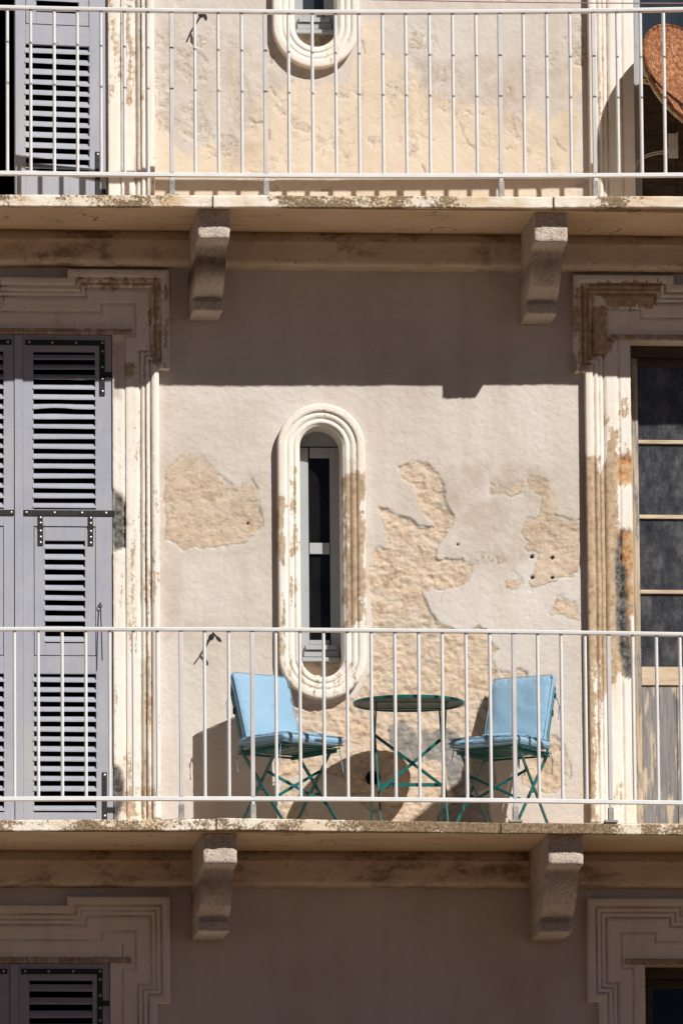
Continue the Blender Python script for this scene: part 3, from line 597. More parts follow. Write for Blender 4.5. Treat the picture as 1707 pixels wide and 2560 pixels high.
# ---- balconies: stone slab, painted edge, two corbels; moulded cornice on the wall under each
def balcony(D, edges, corb, zsof, wear, idx):
    """edges: pieces of the front edge as (xpx0, xpx1, ytop0, ytop1, ybot0, ybot1)"""
    V = []; first = None
    slab = MB(); slab.box(-3.6, 3.6, -(D-.055), -.004, zsof, zsof+.052, 0)
    ob = slab.build('balcony', 'soffit_paint', house)
    allQ = []
    for i, (p0, p1, t0, t1, b0, b1) in enumerate(edges):
        A = U(p0, t0, D); B_ = U(p1, t1, D); C_ = U(p0, b0, D); E_ = U(p1, b1, D)
        n_ = int((B_[0]-A[0])/.008); xs_ = np.linspace(A[0]+.0004, B_[0]-.0004, n_)
        tt = (xs_-A[0])/(B_[0]-A[0]); zt = A[2]+(B_[2]-A[2])*tt; zb_ = C_[2]+(E_[2]-C_[2])*tt
        sec = [(D-.07, 1, 0), (D-.02, 1, 0), (D-.004, 1, 0), (D, 1, -.004)] + [(D, 1-k/7, 0) for k in range(1, 7)] + [(D, 0, .004), (D-.005, 0, 0), (D-.03, 0, .002), (D-.06, 0, .006)]
        Q = np.zeros((n_, len(sec), 3)); Q[..., 0] = xs_[:, None]
        for j, (dd, hh, oz) in enumerate(sec): Q[:, j, 1] = -dd; Q[:, j, 2] = zb_+(zt-zb_)*hh+oz
        e = fbm(Q[..., 0], Q[..., 2]*3+Q[..., 1], 28, 4, 300+idx*7+i, .6); lw = fbm(Q[..., 0], Q[..., 2]*0+Q[..., 1]*.1, 3, 3, 310+idx*5+i)
        Q[..., 1] += e*.006; Q[..., 2] += e*.004 + lw*.006
        me = gridmesh('edge_stone', Q, None, True)
        pxs, _ = PJ(Q.reshape(-1, 3)); pxs = pxs.reshape(e.shape)
        wr = np.interp(pxs, [q[0] for q in wear], [q[1] for q in wear])
        je = np.minimum(Q[..., 0]-A[0], B_[0]-Q[..., 0])
        set_attr(me, 'wear', wr); set_attr(me, 'joint', (1-sstep(.001, .005, je))*.6)
        new_obj('edge_stone', me, 'slab_edge', ob)
    for (pb, yb, wpx) in corb:
        cxw = U(pb, yb, .12)[0]; wd = wpx*M
        pr = [(D-.088, zsof-.002), (D-.088, zsof-.142), (D-.096, zsof-.150), (D-.245, zsof-.158), (D-.262, zsof-.170), (D-.27, zsof-.205), (D-.29, zsof-.245), (D-.325, zsof-.285), (D-.375, zsof-.325), (D-.45, zsof-.358), (D-.50, zsof-.372), (D-.512, zsof-.374), (D-.520, zsof-.376), (D-.520, zsof-.390), (D-.502, zsof-.393), (D-.500, zsof-.440), (D-.52, zsof-.446), (.006, zsof-.447)]
        fp = [pr[0]]
        for a, b_ in zip(pr[:-1], pr[1:]):
            k = max(1, int(math.dist(a, b_)/.011)); fp += [(a[0]+(b_[0]-a[0])*i/k, a[1]+(b_[1]-a[1])*i/k) for i in range(1, k+1)]
        fp = np.array(fp); nw = 13
        tq = np.linspace(-1, 1, nw)
        # head wider than the shank, little by little
        hw = wd/2*(1+.075*sstep(zsof-.168, zsof-.160, fp[:, 1]) - .04*sstep(zsof-.38, zsof-.44, fp[:, 1])*0)
        Q = np.zeros((len(fp), nw+4, 3))
        Q[:, 2:-2, 0] = cxw + hw[:, None]*tq[None, :]; Q[:, 2:-2, 1] = -fp[:, 0][:, None]; Q[:, 2:-2, 2] = fp[:, 1][:, None]
        edge = np.abs(tq) > .99
        Q[:, 2:-2, 1] += edge*.004
        back = .008
        for sgn_, j1, j0 in ((-1, 1, 0), (1, nw+2, nw+3)):
            Q[:, j1, 0] = cxw+sgn_*(hw+.002); Q[:, j1, 1] = -np.maximum(fp[:, 0]-.008, .006); Q[:, j1, 2] = fp[:, 1]
            Q[:, j0, 0] = cxw+sgn_*(hw+.002); Q[:, j0, 1] = .0; Q[:, j0, 2] = fp[:, 1]
        e = fbm(Q[..., 0]*1.1, Q[..., 2]+Q[..., 1], 38, 4, 330+int(pb), .65); Q[..., 0] += e*.007; Q[:, 1:-1, 1] += e[:, 1:-1]*.014; Q[..., 2] += e*.005
        me = gridmesh('corbel', Q)
        dz_ = sstep(zsof-.19, zsof-.22, Q[..., 2])*sstep(zsof-.345, zsof-.24, Q[..., 2])*(.75 if idx == 0 else .25)*(1 if pb < 900 else .35)
        set_attr(me, 'dirt', np.clip(dz_+fbm(Q[..., 0], Q[..., 2], 9, 3, 340)*.9*(dz_ > .02), 0, 1)); new_obj('corbel', me, 'corbel_stone', ob)
    return ob
ZS_UP = float(U(853, 519.5, D_UP)[2]); ZS_LO = float(U(853, 2081, D_LO)[2])
balcony(D_UP, [(-420, 531, 485.5, 488, 515, 517.5), (533, 1381, 488, 492, 518.5, 520.5), (1384, 2150, 490, 490, 519, 518)], [(513, 777, 71), (1344, 780, 74)], ZS_UP+.004,
        [(-300, .02), (100, .01), (220, .03), (300, .08), (350, .07), (400, -.01), (440, -.03), (560, -.08), (720, .03), (1000, .06), (1110, .03), (1250, .05), (1290, -.12), (1450, -.1), (1530, .06), (1640, .03), (1900, .0)], 0)
balcony(D_LO, [(-420, 540, 2052, 2047, 2080, 2076), (542, 1250, 2045, 2056, 2075, 2083.5), (1252, 2150, 2056.2, 2067, 2083.7, 2093)], [(521, 2345, 74), (1369, 2350, 78)], ZS_LO+.004,
        [(-300, .0), (100, .02), (160, .10), (450, .13), (470, .0), (530, -.02), (560, .08), (740, .10), (770, -.03), (900, .03), (980, .10), (1060, .24), (1400, .28), (1480, .2), (1620, .16), (1660, .02), (1900, .08)], 1)
def cornice(zs_, ypx, seed):
    xs_ = np.linspace(-3.5, 3.5, 560)
    h = .176; pr = [(.0, zs_-.001), (.104, zs_-.001), (.106, zs_-.040), (.110, zs_-.045), (.122, zs_-.046), (.127, zs_-.050), (.129, zs_-.060)] + [(.128, zs_-.060-(h-.060-.018)*k/6) for k in range(1, 7)] + [(.116, zs_-h+.005), (.094, zs_-h), (.0, zs_-h-.002)]
    Q = np.zeros((len(xs_), len(pr), 3)); Q[..., 0] = xs_[:, None]
    for j, (dd, zz) in enumerate(pr): Q[:, j, 1] = -dd; Q[:, j, 2] = zz
    e = fbm(Q[..., 0], Q[..., 2]*2+Q[..., 1], 16, 4, seed, .6); l = fbm(Q[..., 0], Q[..., 1]*0, 2.2, 3, seed+9)
    Q[:, 1:-1, 1] += e[:, 1:-1]*.006; Q[:, 2:, 2] += e[:, 2:]*.004+l[:, 2:]*.008
    me = gridmesh('cornice', Q); ar = np.zeros(Q.shape[:2]); ar[:, 4:6] = .9; ar[:, 6] = .55; ar[:, -3] = .5; ar[:, -4] = .35; set_attr(me, 'arris_highlight', ar*np.clip(.75+fbm(Q[..., 0], Q[..., 2]*0, 5, 4, seed+3)*1.6, 0, 1)); new_obj('cornice', me, 'cornice_plaster', house)  # mask of the painted highlight on ledge and lower lip
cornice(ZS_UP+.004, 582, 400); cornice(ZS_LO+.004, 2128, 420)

# ================================================================== RAILINGS
def railing(label, D, top, bot, px0, pitch, posts, ks, ymid, zfun_floor, shoe_h):
    d = D-.035
    root = thing('balcony_railing', label, 'railing', (0, -d, zfun_floor), 0, 'white metal railings along the balconies')
    zt = quad((0, 853, 1707), top, d); zb_ = quad((0, 853, 1707), bot, d)
    xs_ = np.linspace(-3.5, 3.5, 60); O = (0, -d, zfun_floor)
    sec = [(-.024, -.008), (-.025, -.006), (-.025, .006), (-.022, .009), (.022, .009), (.025, .006), (.025, -.006), (.024, -.008)]
    m = MB(); m.sweepx(xs_, zt, sec, -d); m.build('top_rail', 'white_aluminium', root, smooth=True, origin=O)
    sec2 = [(-.015, -.010), (-.017, -.008), (-.017, .008), (-.014, .011), (.014, .011), (.017, .008), (.017, -.008), (.015, -.010)]
    m = MB(); m.sweepx(xs_, zb_, sec2, -d); m.build('bottom_rail', 'white_aluminium', root, smooth=True, origin=O)
    osec = []
    for k in range(9): t = math.pi+math.pi*k/8; osec.append((.0078*math.cos(t), -.008+.0078*math.sin(t)))
    for k in range(9): t = math.pi*k/8; osec.append((.0078*math.cos(t), .008+.0078*math.sin(t)))
    for k in ks:
        x = U(px0+pitch*k, ymid, d)[0]
        m = MB()
        if k in posts:
            m.box(x-.0095, x+.0095, -d-.018, -d+.018, zb_(x)+.0108, zt(x)-.0085)
            m.box(x-.0085, x+.0085, -d-.013, -d+.013, zfun_floor+.06, zb_(x)-.0098)
            p = m.build('post', 'grey_aluminium', root, bevel=.0015, origin=O)
            m = MB(); m.box(x-.0135, x+.0135, -d-.020, -d+.020, zfun_floor+.006, zb_(x)-.028); m.box(x-.034, x+.034, -d-.026, -d+.03, zfun_floor-.006, zfun_floor+.007)
            m.build('base_shoe', 'stained_shoe', p, bevel=.003, origin=O)
        else:
            x2 = x+random.uniform(-.001, .001)
            me_ = MB(); sec_ = osec
            me_.extrude(sec_, zb_(x)+.0108, zt(x)-.0085, x2, -d); me_.build('baluster', 'white_aluminium', root, smooth=True, origin=O)
RU = railing('white metal railing of the upper balcony in front of the cut off oval window', D_UP, (19, 31, 24), (433.5, 440, 438), 19, 58.6, (7, 11, 21, 25), range(-8, 38), 235, ZF_UP, .1)
RL = railing('white metal railing of the lower balcony in front of the blue cushions', D_LO, (1573.5, 1576, 1586.5), (1998, 1998.5, 2008), 37.5, 59.4, (7, 10, 21, 25), range(-8, 38), 1790, ZF_LO, .1)

# ---- two clothes lines strung in front of the upper railing
d_r = D_UP-.035
for a_, yp, lab in ((.245, 147, 'thin line stretched just above the upper railing, nearest to it'), (.459, 249, 'thin line strung farther out in front of the upper railing')):
    z0 = U(1130, yp, d_r)[2] + a_*.99; x0 = U(1200, yp, d_r)[0]+a_*.575; y_ = -(d_r+a_)
    m = MB(); m.tube([(x, y_, z0+(20*M)*((x-x0)/2.41)**2) for x in np.linspace(-4.2, 5.6, 90)], .0030, 8)
    o = m.build('clothes_line', 'wire_rope', None, smooth=True); tag(o, lab, 'clothes line', 'clothes lines in front of the upper balcony')
for x_ in (-4.2, 5.6):
    z_ = U(1130, 147, d_r)[2] + .245*.99 + 20*M*((x_-U(1200, 147, d_r)[0]-.14)/2.41)**2
    m = MB(); m.bar((x_, .0, z_-.35), (x_, -1.35, z_), .03, .03); m.bar((x_, .0, z_), (x_, -1.35, z_), .03, .03)
    tag(m.build('line_bracket', 'black_iron', None), 'iron wall bracket holding the clothes lines, %s end' % ('left' if x_ < 0 else 'right'), 'bracket')

# ================================================================== SHUTTERS
def louvre(m, x0, x1, z0, z1, pitch, rnd, warp=()):
    nsl = max(1, int(round((z1-z0)/pitch))); p = (z1-z0)/nsl
    for k in range(nsl):
        zc = z0+p*(k+.5); j = rnd.uniform(-.0012, .0012); t = rnd.uniform(-.0015, .0015); wq = .009 if k in warp else 0
        yf, yb = -.0205+j, .006
        zf_, zb2 = zc-p*.29+t, zc+p*.19+rnd.uniform(-.001, .001); tw = rnd.uniform(-.0016, .0016)
        N_ = 6; V = []
        for i in range(N_+1):
            u = i/N_; x = x0+(x1-x0)*u; sg = wq*math.sin(math.pi*min(1, u*1.4)) - rnd.uniform(0, .0008) + tw*(u-.5)*2
            V += [(x, yf, zf_+sg-.003), (x, yf, zf_+sg+.004), (x, yb, zb2+sg*.3+.004), (x, yb, zb2+sg*.3-.004)]
        F = [(i*4+q, i*4+(q+1) % 4, i*4+4+(q+1) % 4, i*4+4+q) for i in range(N_) for q in range(4)] + [(0, 1, 2, 3), (N_*4+3, N_*4+2, N_*4+1, N_*4)]
        m.add(V, F)
def strap(name, root, boxes, bolts, y=-.0225):
    m = MB()
    for x0, x1, z0, z1 in boxes: m.box(x0, x1, y, -.0165, z0, z1)
    o = m.build(name, 'black_iron', root, bevel=.0008)
    for bx, bz in bolts:
        b_ = MB(); b_.tube([(bx, y, bz), (bx, y-.003, bz), (bx, y-.005, bz)], [.0068, .0066, .0035], 10); b_.build('bolt', 'steel_bolt', o, smooth=True)
    return o
def shutter(label, loc, rz, W, H, pitch, seed, side=1, warp=(), rod=False, cover=False, low=(67, 411, 457)):
    """leaf hinged at local x=0; side=1: leaf runs to -x (hinges on its right)"""
    rnd = random.Random(seed); root = thing('louvred_shutter', label, 'shutter', loc, rz, 'lavender grey louvred shutters')
    S = lambda x: x*side
    k_ = H/(1263*M)
    zt = lambda q: H - q*M*k_
    zc0, zc1, zf0 = (q*M for q in low)
    xl, xr = -W, 0
    f = MB(); th0, th1 = -.0165, .0165
    def bx(m, x0, x1, z0, z1, y0=th0, y1=th1):
        a, b_ = sorted((S(x0), S(x1))); m.box(a, b_, y0, y1, z0, z1)
    L0, L1 = xl+26*M, xr-41*M            # louvre opening
    bx(f, xl, L0, 0, H); bx(f, L1, xr, 0, H)
    bx(f, L0, L1, zt(43), H); bx(f, L0, L1, zt(482), zt(440)); bx(f, L0, L1, zc1, zf0-.004); bx(f, L0, L1, 0, zc0)
    f.build('frame', 'lavender_paint', root, bevel=.0018)
    def slats(name, par, x0, x1, z0, z1, wp=()):
        m = MB(); a, b_ = sorted((S(x0), S(x1))); louvre(m, a-.004, b_+.004, z0, z1, pitch, rnd, wp); return m.build(name, 'lavender_paint', par)
    slats('slats', root, L0, L1, zt(440), zt(43), warp); slats('slats', root, L0, L1, zc0, zc1)
    # tilting flap in the middle
    m = MB(); fx0, fx1, fz0, fz1 = L0+.003, L1-.003, zf0, zt(485); lx0, lx1 = fx0+26*M, fx1-25*M; lz0, lz1 = zf0+30*M, zt(518)
    for a in ((fx0, lx0, fz0, fz1), (lx1, fx1, fz0, fz1), (lx0, lx1, lz1, fz1), (lx0, lx1, fz0, lz0)): bx(m, *a, -.0175, .0145)
    fl = m.build('flap', 'lavender_paint', root, bevel=.0018); slats('slats', fl, lx0, lx1, lz0, lz1)
    q = lambda x0, x1, z0, z1: (*sorted((S(x0), S(x1))), z0, z1)
    # ironwork
    strap('strap_hinge', root, [q(xl+6*M, xr-17*M, zt(27), zt(14)), q(xr-30*M, xr-17*M, zt(153), zt(27.2)), q(xr-17*M, xr+.010, zt(107), zt(94))], [(S(xl+t*W), zt(20)) for t in (.07, .33, .60)]+[(S(xr-23*M), zt(b_)) for b_ in (20, 41, 81, 112, 143)])
    strap('strap_hinge', root, [q(xl+.002, xr+.014, zt(456), zt(442))], [(S(xl+t*W), zt(449)) for t in (.035, .35, .66, .93)])
    strap('strap_hinge', root, [q(xr-27*M, xr-15*M, .03, zt(1096)), q(xr-15*M, xr+.012, .14, .165), q(xl+10*M, xr-27.3*M, .03, .056)], [(S(xr-21*M), zt(1103)), (S(xr-21*M), .12), (S(xl+.1), .043)])
    for c_ in (fx0+15*M, fx1-11*M):
        strap('flap_hinge', fl, [q(c_-6.5*M, c_+6.5*M, zt(531), zt(486)), q(c_-8*M, c_+8*M, zt(487), zt(481)), q(c_-6*M, c_+6*M, zt(480.5), zt(457))], [(S(c_), zt(z)) for z in (462, 475, 495, 510, 524)], -.0225)
    if cover:
        m = MB(); bx(m, xl-21*M, xl-.0008, .002, H-.002, -.024, .012); m.build('cover_strip', 'lavender_paint', root, bevel=.002)
    if rod:
        m = MB(); rx = S(xr-30*M); rz_ = zt(682)
        m.tube([(rx-.001+.009*math.cos(t), -.028+.004*math.sin(t), rz_+.010*math.sin(t)) for t in np.linspace(0, 2*math.pi, 15)], .0026, 7)
        m.tube([(rx, -.016, rz_+.018), (rx, -.03, rz_+.012)], .003, 7)
        m.tube([(rx, -.032, rz_-.006), (rx+.003, -.050, rz_-.14), (rx+.006, -.062, rz_-.285)], .0032, 7); m.build('latch_rod', 'black_iron', root, smooth=True)
    return root
D0 = DOORS[0]; hw_ = D0['W']/2-.004
hl = D0['zl']+.004-ZF_LO-.012
yS = -.002
shutter('closed right shutter leaf of the lower balcony with flap and iron latch rod', (D0['x1']-.003, yS, ZF_LO+.008), 0, 220*M, hl, 25*M, 11, 1, (10,), True, True)
shutter('closed left shutter leaf of the lower balcony, cut by the photo edge', (D0['x0']+.003, yS, ZF_LO+.008), 0, 215*M, hl, 25*M, 12, -1)
D2 = DOORS[2]; h2 = D2['zl']-ZF_UP-.01
shutter('shutter leaf standing ajar behind the upper railing beside the dark doorway', (D2['x1']-.016, -.016, ZF_UP+.008), math.radians(8.5), 229*M, h2, 26.3*M, 13, 1, (8,), False, False, (122, 442, 494))
D4 = DOORS[4]
shutter('shaded shutter leaf below the lower balcony, right one of the pair', (D4['x1']-.003, yS, ZF_BT+.008), 0, 222*M, D4['zl']+.004-ZF_BT-.012, 32*M, 14, 1, (), False, True)
shutter('shaded shutter leaf below the lower balcony, left one cut by the photo edge', (D4['x0']+.003, yS, ZF_BT+.008), 0, 213*M, D4['zl']+.004-ZF_BT-.012, 32*M, 15, -1)

# ---- shutter holdbacks on the wall
def holdback(px_, py_, label, flip):
    p = U(px_, py_, .10); root = thing('shutter_holdback', label, 'holdback', (p[0], 0, p[2]), 0, 'iron shutter holdbacks on the wall')
    m = MB(); m.tube([(0, .01, -.004), (0, -.06, -.002), (0, -.104, 0)], .0055, 8); m.disc((0, -.002, -.004), (0, -1, 0), .014, .004); m.build('wall_pin', 'black_iron', root, smooth=True)
    def leaf(a, L, wd):
        m = MB(); c, s_ = math.cos(a), math.sin(a); pts = [(0, .3), (.18, .45), (.4, .5), (.62, 1), (.82, .85), (1, .15), (1, -.15), (.82, -.85), (.62, -1), (.4, -.5), (.18, -.45), (0, -.3)]
        V = [(c*u*L - s_*v*wd, y, s_*u*L + c*v*wd) for y in (-.1, -.106) for u, v in pts]; k = len(pts)
        m.add(V, [tuple(range(k)), tuple(range(k, 2*k))[::-1]]+[(i, (i+1) % k, k+(i+1) % k, k+i) for i in range(k)]); return m
    leaf(math.radians(-48 if flip else -75), .062, .0095).build('keeper', 'black_iron', root)
    m = MB(); a = math.radians(235 if flip else 248); m.bar((0, -.103, 0), (.055*math.cos(a), -.100, .055*math.sin(a)), .007, .007); m.build('counterweight', 'black_iron', root)
holdback(533, 1583, 'iron holdback on the wall right of the lower shutters', True)
holdback(508, 24, 'iron holdback on the wall beside the upper doorway', False)

# ---- black vent pipe end in the wall behind the table
p = U(931, 1946, .03); m = MB(); m.tube([(p[0], .02, p[2]), (p[0], -.05, p[2]), (p[0], -.054, p[2]), (p[0], -.054, p[2]), (p[0], -.03, p[2])], [.030, .036, .038, .029, .027], 24)
tag(m.build('vent_pipe', 'black_rubber', None, smooth=True), 'short black round pipe end sticking out of the wall behind the table', 'pipe')

# ================================================================== BISTRO FURNITURE
def chair(label, loc, rz):
    """local +x is forward, seat centre over the origin"""
    root = thing('folding_chair', label, 'chair', loc, rz, 'teal folding chairs on the lower balcony')
    sh = .42
    m = MB()
    for k in range(8):
        x = -.165+k*.047; m.box(x-.013, x+.013, -.19, .19, sh-.006+(.004 if k == 7 else 0), sh)
    m.build('seat_slats', 'teal_enamel', root, bevel=.001)
    m = MB()
    for s in (-1, 1): m.box(-.19, .19, s*.150-.004, s*.150+.004, sh-.026, sh-.0065)
    m.bar((-.19, -.176, sh-.014), (-.19, .176, sh-.014), .010, .010); m.build('seat_rail', 'teal_enamel', root)
    for s in (-1, 1):
        y = s*.176
        m = MB(); pts = [(.205, y, 0), (-.165, y, sh-.01), (-.200, y*.93, sh+.10), (-.292, y*.90, sh+.35)]
        for a, b_ in zip(pts[:-1], pts[1:]): m.bar(a, b_, .007, .017, (1, 0, .4))
        m.build('leg', 'teal_enamel', root)
        y = s*.164
        m = MB(); m.bar((-.235, y, 0), (.12, y, sh-.012), .007, .017, (1, 0, -.4)); m.build('leg', 'teal_enamel', root)
        m = MB(); m.disc((.0, y-s*.006, .205), (0, s, 0), .007, .022, 10); m.build('rivet', 'teal_enamel', root)
    m = MB(); m.bar((.185, -.18, .025), (.185, .18, .025), .007, .014); m.bar((-.215, -.166, .03), (-.215, .166, .03), .007, .014); m.build('foot_bar', 'teal_enamel', root)
    m = MB(); m.bar((.075, -.172, .148), (.030, .160, .315), .006, .014); m.bar((.020, -.160, .298), (.075, .172, .148), .006, .014); m.build('cross_brace', 'teal_enamel', root)
    m = MB()
    for z in (.21, .30): x = -.200-(z-.10)*.37; m.box(x-.008, x-.002, -.172, .172, sh+z-.016, sh+z+.016)
    m.build('back_slat', 'teal_enamel', root)
    return root
def pad(W, L, T, seed, n_=44, dome=.35):
    """stuffed cushion, x along L (0..L), y across, z thickness; returns mesh object data"""
    u = np.linspace(-1, 1, n_); A, B_ = np.meshgrid(u, u, indexing='ij'); rs = seed
    prof = (1-np.abs(A)**7)**.5*(1-np.abs(B_)**7)**.5
    x = A*L/2; y = B_*W/2
    rim = np.maximum(np.abs(A), np.abs(B_))
    wr = fbm(A*1.2, B_*1.2, 1.6, 3, rs, .4); pk = fbm(A*8, B_*8, 2.2, 2, rs+5)
    ed = sstep(.62, .98, rim)
    z1 = T/2*prof*(1+dome*(1-A*A)*(1-B_*B_)) + wr*.011*(1-ed*.6) + pk*ed*.013*sstep(1.0, .93, rim)
    z2 = -T/2*prof + wr*.003
    x = x+ed*pk*.004; y = y+ed*pk*.004
    P1 = np.stack([x, y, z1], -1); P2 = np.stack([x, y, z2], -1)
    me = bpy.data.meshes.new('pad'); I = np.arange(n_*n_).reshape(n_, n_)
    top = np.stack([I[:-1, :-1], I[1:, :-1], I[1:, 1:], I[:-1, 1:]], -1).reshape(-1, 4); bot = (top+n_*n_)[:, ::-1]
    per = list(I[:, 0])+list(I[-1, 1:])+list(I[-2::-1, -1])+list(I[0, -2:0:-1]); per = [int(q) for q in per]; k = n_*n_
    sides = [(per[i], per[i]+k, per[(i+1) % len(per)]+k, per[(i+1) % len(per)]) for i in range(len(per))]
    me.from_pydata(np.concatenate([P1.reshape(-1, 3), P2.reshape(-1, 3)]).tolist(), [], top.tolist()+bot.tolist()+sides)
    bm = bmesh.new(); bm.from_mesh(me); bmesh.ops.remove_doubles(bm, verts=bm.verts, dist=.0004); bmesh.ops.recalc_face_normals(bm, faces=bm.faces); bm.to_mesh(me); bm.free()
    me.polygons.foreach_set('use_smooth', [True]*len(me.polygons))
    return me
def piping(W, L, z, seed, r=.0032):
    pts = []; a, b_ = L/2-.004, W/2-.004; c = .012
    for (cx_, cy_, a0) in ((a-c, b_-c, 0), (-a+c, b_-c, 90), (-a+c, -b_+c, 180), (a-c, -b_+c, 270)):
        for t in (0, 30, 60, 90): pts.append((cx_+c*math.cos(math.radians(a0+t)), cy_+c*math.sin(math.radians(a0+t)), z))
    pts.append(pts[0]); m = MB(); m.tube(pts, r, 6); return m
def cushion(label, loc, rz, seed):
    root = thing('chair_cushion', label, 'cushion', loc, rz, 'blue cushions tied to the chairs')
    T = .066; sh = .42
    def place(o, x, z, tilt, par=root):
        o.location = (x, 0, z); o.rotation_euler = (0, tilt, 0); return o
    s_ = place(new_obj('seat_pad', pad(.385, .40, T, seed), 'blue_canvas', root), .012, sh+T/2+.004, math.radians(1.5))
    bm_ = pad(.35, .385, T*.95, seed+40, 44, .3); bm_.transform(Matrix.Diagonal((1, 1, -1, 1))); bm_.flip_normals()
    bk = place(new_obj('back_pad', bm_, 'blue_canvas', root), -.206, sh+.040+.184, math.radians(-108.5))
    for o, W, L, z in ((s_, .385, .40, .020), (bk, .35, .385, .018)):
        piping(W, L, z, 0, .0022).build('piping', 'blue_piping', o, smooth=True); piping(W, L, -z, 0, .0022).build('piping', 'blue_piping', o, smooth=True)
    # little tie bows at the back
    for s in (-1, 1):
        y = s*.19
        m = MB()
        m.tube([(-.245, y*.9, sh+.28), (-.275, y*.94, sh+.29), (-.285, y*.98, sh+.25), (-.278, y*.97, sh+.18)], .003, 6); m.build('tie', 'blue_piping', root, smooth=True); m = MB()
        m.tube([(-.17, y, sh+.012), (-.185, y+.006*s, sh-.04), (-.178, y+.004*s, sh-.11)], .0025, 6); m.build('tie', 'blue_piping', root, smooth=True); m = MB()
        m.tube([(.17, y-.01*s, sh+.012), (.175, y, sh-.05), (.185, y+.006*s, sh-.12)], .0025, 6); m.build('tie', 'blue_piping', root, smooth=True)
    return root
aL = math.atan2(-.855, .52); aR = math.atan2(-.83, -.56)
LL = (-.312, -.429, ZF_LO); LR = (.762, -.380, ZF_LO)
chair('teal folding metal chair left of the table, turned to the right', LL, aL); chair('teal folding metal chair right of the table, turned to the left', LR, aR)
cushion('pale blue padded seat and back cushion on the left chair', LL, aL, 500); cushion('pale blue padded seat and back cushion on the right chair', LR, aR, 540)

tx = U(1021, 1757, .46); hT = tx[2]-ZF_LO
T_ = thing('folding_table', 'small round teal folding table between the two cushioned chairs', 'table', (tx[0], -.46, ZF_LO), 0)
m = MB(); seg = 56; Rt = .279
prof = [(Rt-.004, hT-.012), (Rt, hT-.010), (Rt+.001, hT+.002), (Rt-.003, hT+.006), (Rt-.012, hT+.004), (Rt-.014, hT-.006), (Rt-.010, hT-.012)]
V = [(r*math.cos(2*math.pi*k/seg), r*math.sin(2*math.pi*k/seg), z) for k in range(seg) for r, z in prof]; q = len(prof)
m.add(V, [(k*q+i, k*q+(i+1) % q, ((k+1) % seg)*q+(i+1) % q, ((k+1) % seg)*q+i) for k in range(seg) for i in range(q)])
rim = m.build('rim', 'teal_enamel', T_, smooth=True)
m = MB(); m.tube([(0, 0, hT-.004), (0, 0, hT+.001)], Rt-.0125, seg); m.build('tabletop', 'table_plate', T_, smooth=True)
m = MB(); m.bar((-.19, -.12, hT-.014), (.19, -.12, hT-.014), .022, .006); m.bar((-.19, .12, hT-.014), (.19, .12, hT-.014), .022, .006); m.build('under_bar', 'teal_enamel', T_)
for (yb_, yt_, xo) in ((-.24, .12, .168), (.22, -.12, .176)):
    for s in (-1, 1):
        m = MB(); m.bar((s*xo, yb_, 0), (s*xo*1.0, yt_, hT-.016), .008, .018, (0, 1, .4)); m.build('leg', 'teal_enamel', T_)
    m = MB(); m.bar((-xo, yb_*.93, .012), (xo, yb_*.93, .012), .008, .012); m.build('foot_bar', 'teal_enamel', T_)
m = MB(); zz = .225; yy = -.24+.36*zz/hT; m.bar((-.165, yy, zz), (.165, yy, zz), .007, .018); m.build('cross_bar', 'teal_enamel', T_)
y0_, y1_ = -.165, .02
m = MB(); m.bar((-.170, .03, .495), (.165, -.15, .205), .007, .015); m.build('brace', 'teal_enamel', T_)
m = MB(); m.bar((.160, .018, .470), (-.165, -.165, .190), .007, .015); m.build('brace', 'teal_enamel', T_)

# ================================================================== RUSTY DISH, BOX AND CABLES (upper right)
dc = U(1735, 199, .22); nd = Vector((.57, -.70, .43)).normalized()
Dz = thing('satellite_dish', 'rusty orange round dish cut by the right edge of the photo', 'dish', (dc[0], -.22, dc[2]))
Rm = nd.to_track_quat('Z', 'Y').to_matrix(); rd = .336
def dpt(r, t, z): return Rm@Vector((r*math.cos(t), r*math.sin(t), z))
m = MB(); rings = [(0.02, -.055)]+[(rd*k/14, -.055*(1-(k/14)**2)) for k in range(1, 15)]+[(rd+.006, .003), (rd+.008, -.004), (rd+.004, -.010)]+[(rd*k/14, -.055*(1-(k/14)**2)-.007) for k in range(14, 0, -1)]
sg = 64; V = [dpt(r, 2*math.pi*k/sg, z) for r, z in rings for k in range(sg)]; m.add(V, [(i*sg+k, i*sg+(k+1) % sg, (i+1)*sg+(k+1) % sg, (i+1)*sg+k) for i in range(len(rings)-1) for k in range(sg)]+[tuple(range(sg))])
m.build('dish_face', 'rust', Dz, smooth=True)
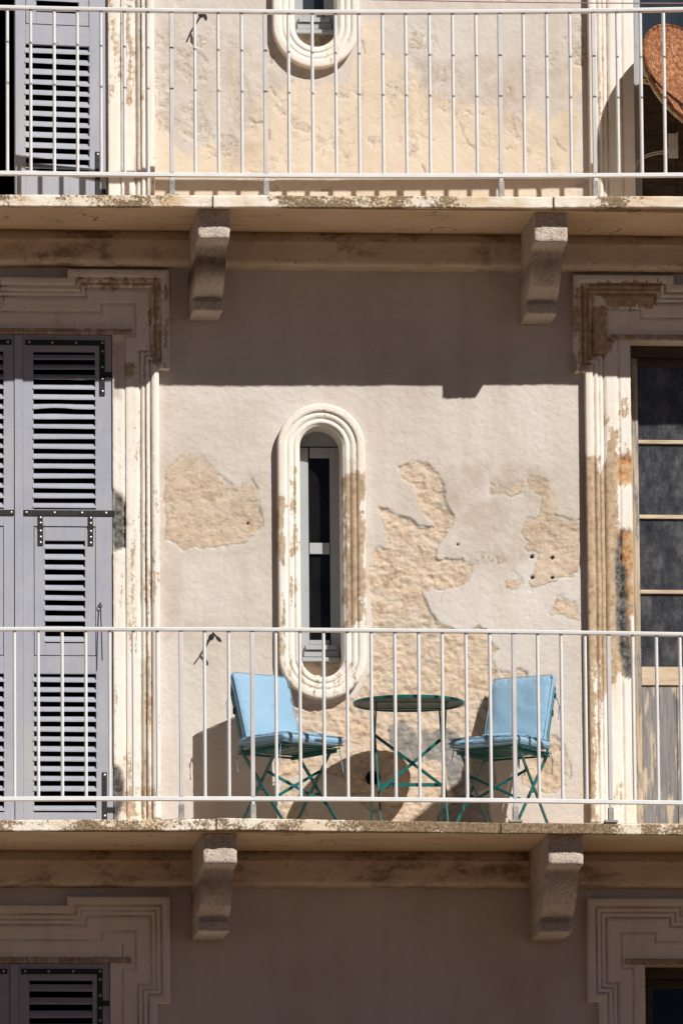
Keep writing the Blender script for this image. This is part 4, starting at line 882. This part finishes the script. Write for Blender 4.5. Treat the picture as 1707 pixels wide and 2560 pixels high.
m = MB(); m.tube([dpt(rd+.004, t, -.003) for t in np.linspace(0, 2*math.pi, 72)], .0085, 8); m.build('rim', 'rust_rim', Dz, smooth=True)
# cream backing rib that shows along the lower left rim
m = MB(); P1 = []
for t in np.linspace(0, 2*math.pi, 64):
    v = dpt(rd*.93, t, -.040); P1.append(v)
m.tube(P1, .013, 8); m.build('back_ring', 'cream_enamel', Dz, smooth=True)
m = MB(); m.bar(dpt(rd*.9, math.radians(0), -.088), dpt(rd*.9, math.radians(180), -.088), .03, .02); m.bar(dpt(0, 0, -.085), Vector((.14, .14, -.08)), .04, .03); m.build('back_arm', 'cream_enamel', Dz)
m = MB(); zfl = ZF_UP-dc[2]; m.tube([(.14, .14, zfl+.002), (.14, .14, -.03)], .018, 12); m.disc((.14, .14, zfl+.002), (0, 0, 1), .06, .006, 20); m.build('mount_pole', 'grey_aluminium', Dz, smooth=True)
bp = U(1681, 362, -.13); m = MB(); m.box(bp[0]-.022, bp[0]+.03, .150, .1735, bp[2]-.065, bp[2]+.065)
tag(m.build('junction_box', 'white_plastic', None, bevel=.004), 'small white plastic junction box on the dark door behind the dish', 'junction box')
for off_, lab in ((0, 'upper of the two white cables looping behind the rusty dish'), (7, 'lower of the two white cables looping behind the rusty dish')):
    pts = [U(a, b_+off_*.8, d) for a, b_, d in ((1692, 330, -.135), (1690, 352, -.12), (1680, 368, -.10), (1662, 377, -.09), (1640, 380, -.09), (1618, 386, -.10), (1600, 396, -.11), (1588, 412, -.12), (1582+off_*.5, 440, -.13), (1581+off_*.5, 500, -.13))]
    fine = []
    P_ = [Vector(q) for q in pts]
    for i in range(len(P_)-1):
        p0, p1, p2, p3 = P_[max(i-1, 0)], P_[i], P_[i+1], P_[min(i+2, len(P_)-1)]
        for t in (0, .25, .5, .75): fine.append(.5*((2*p1)+(p2-p0)*t+(2*p0-5*p1+4*p2-p3)*t*t+(3*p1-p0-3*p2+p3)*t**3))
    m = MB(); m.tube(fine, .0036, 7); tag(m.build('cable', 'white_plastic', None, smooth=True), lab, 'cable', 'white cables behind the dish')
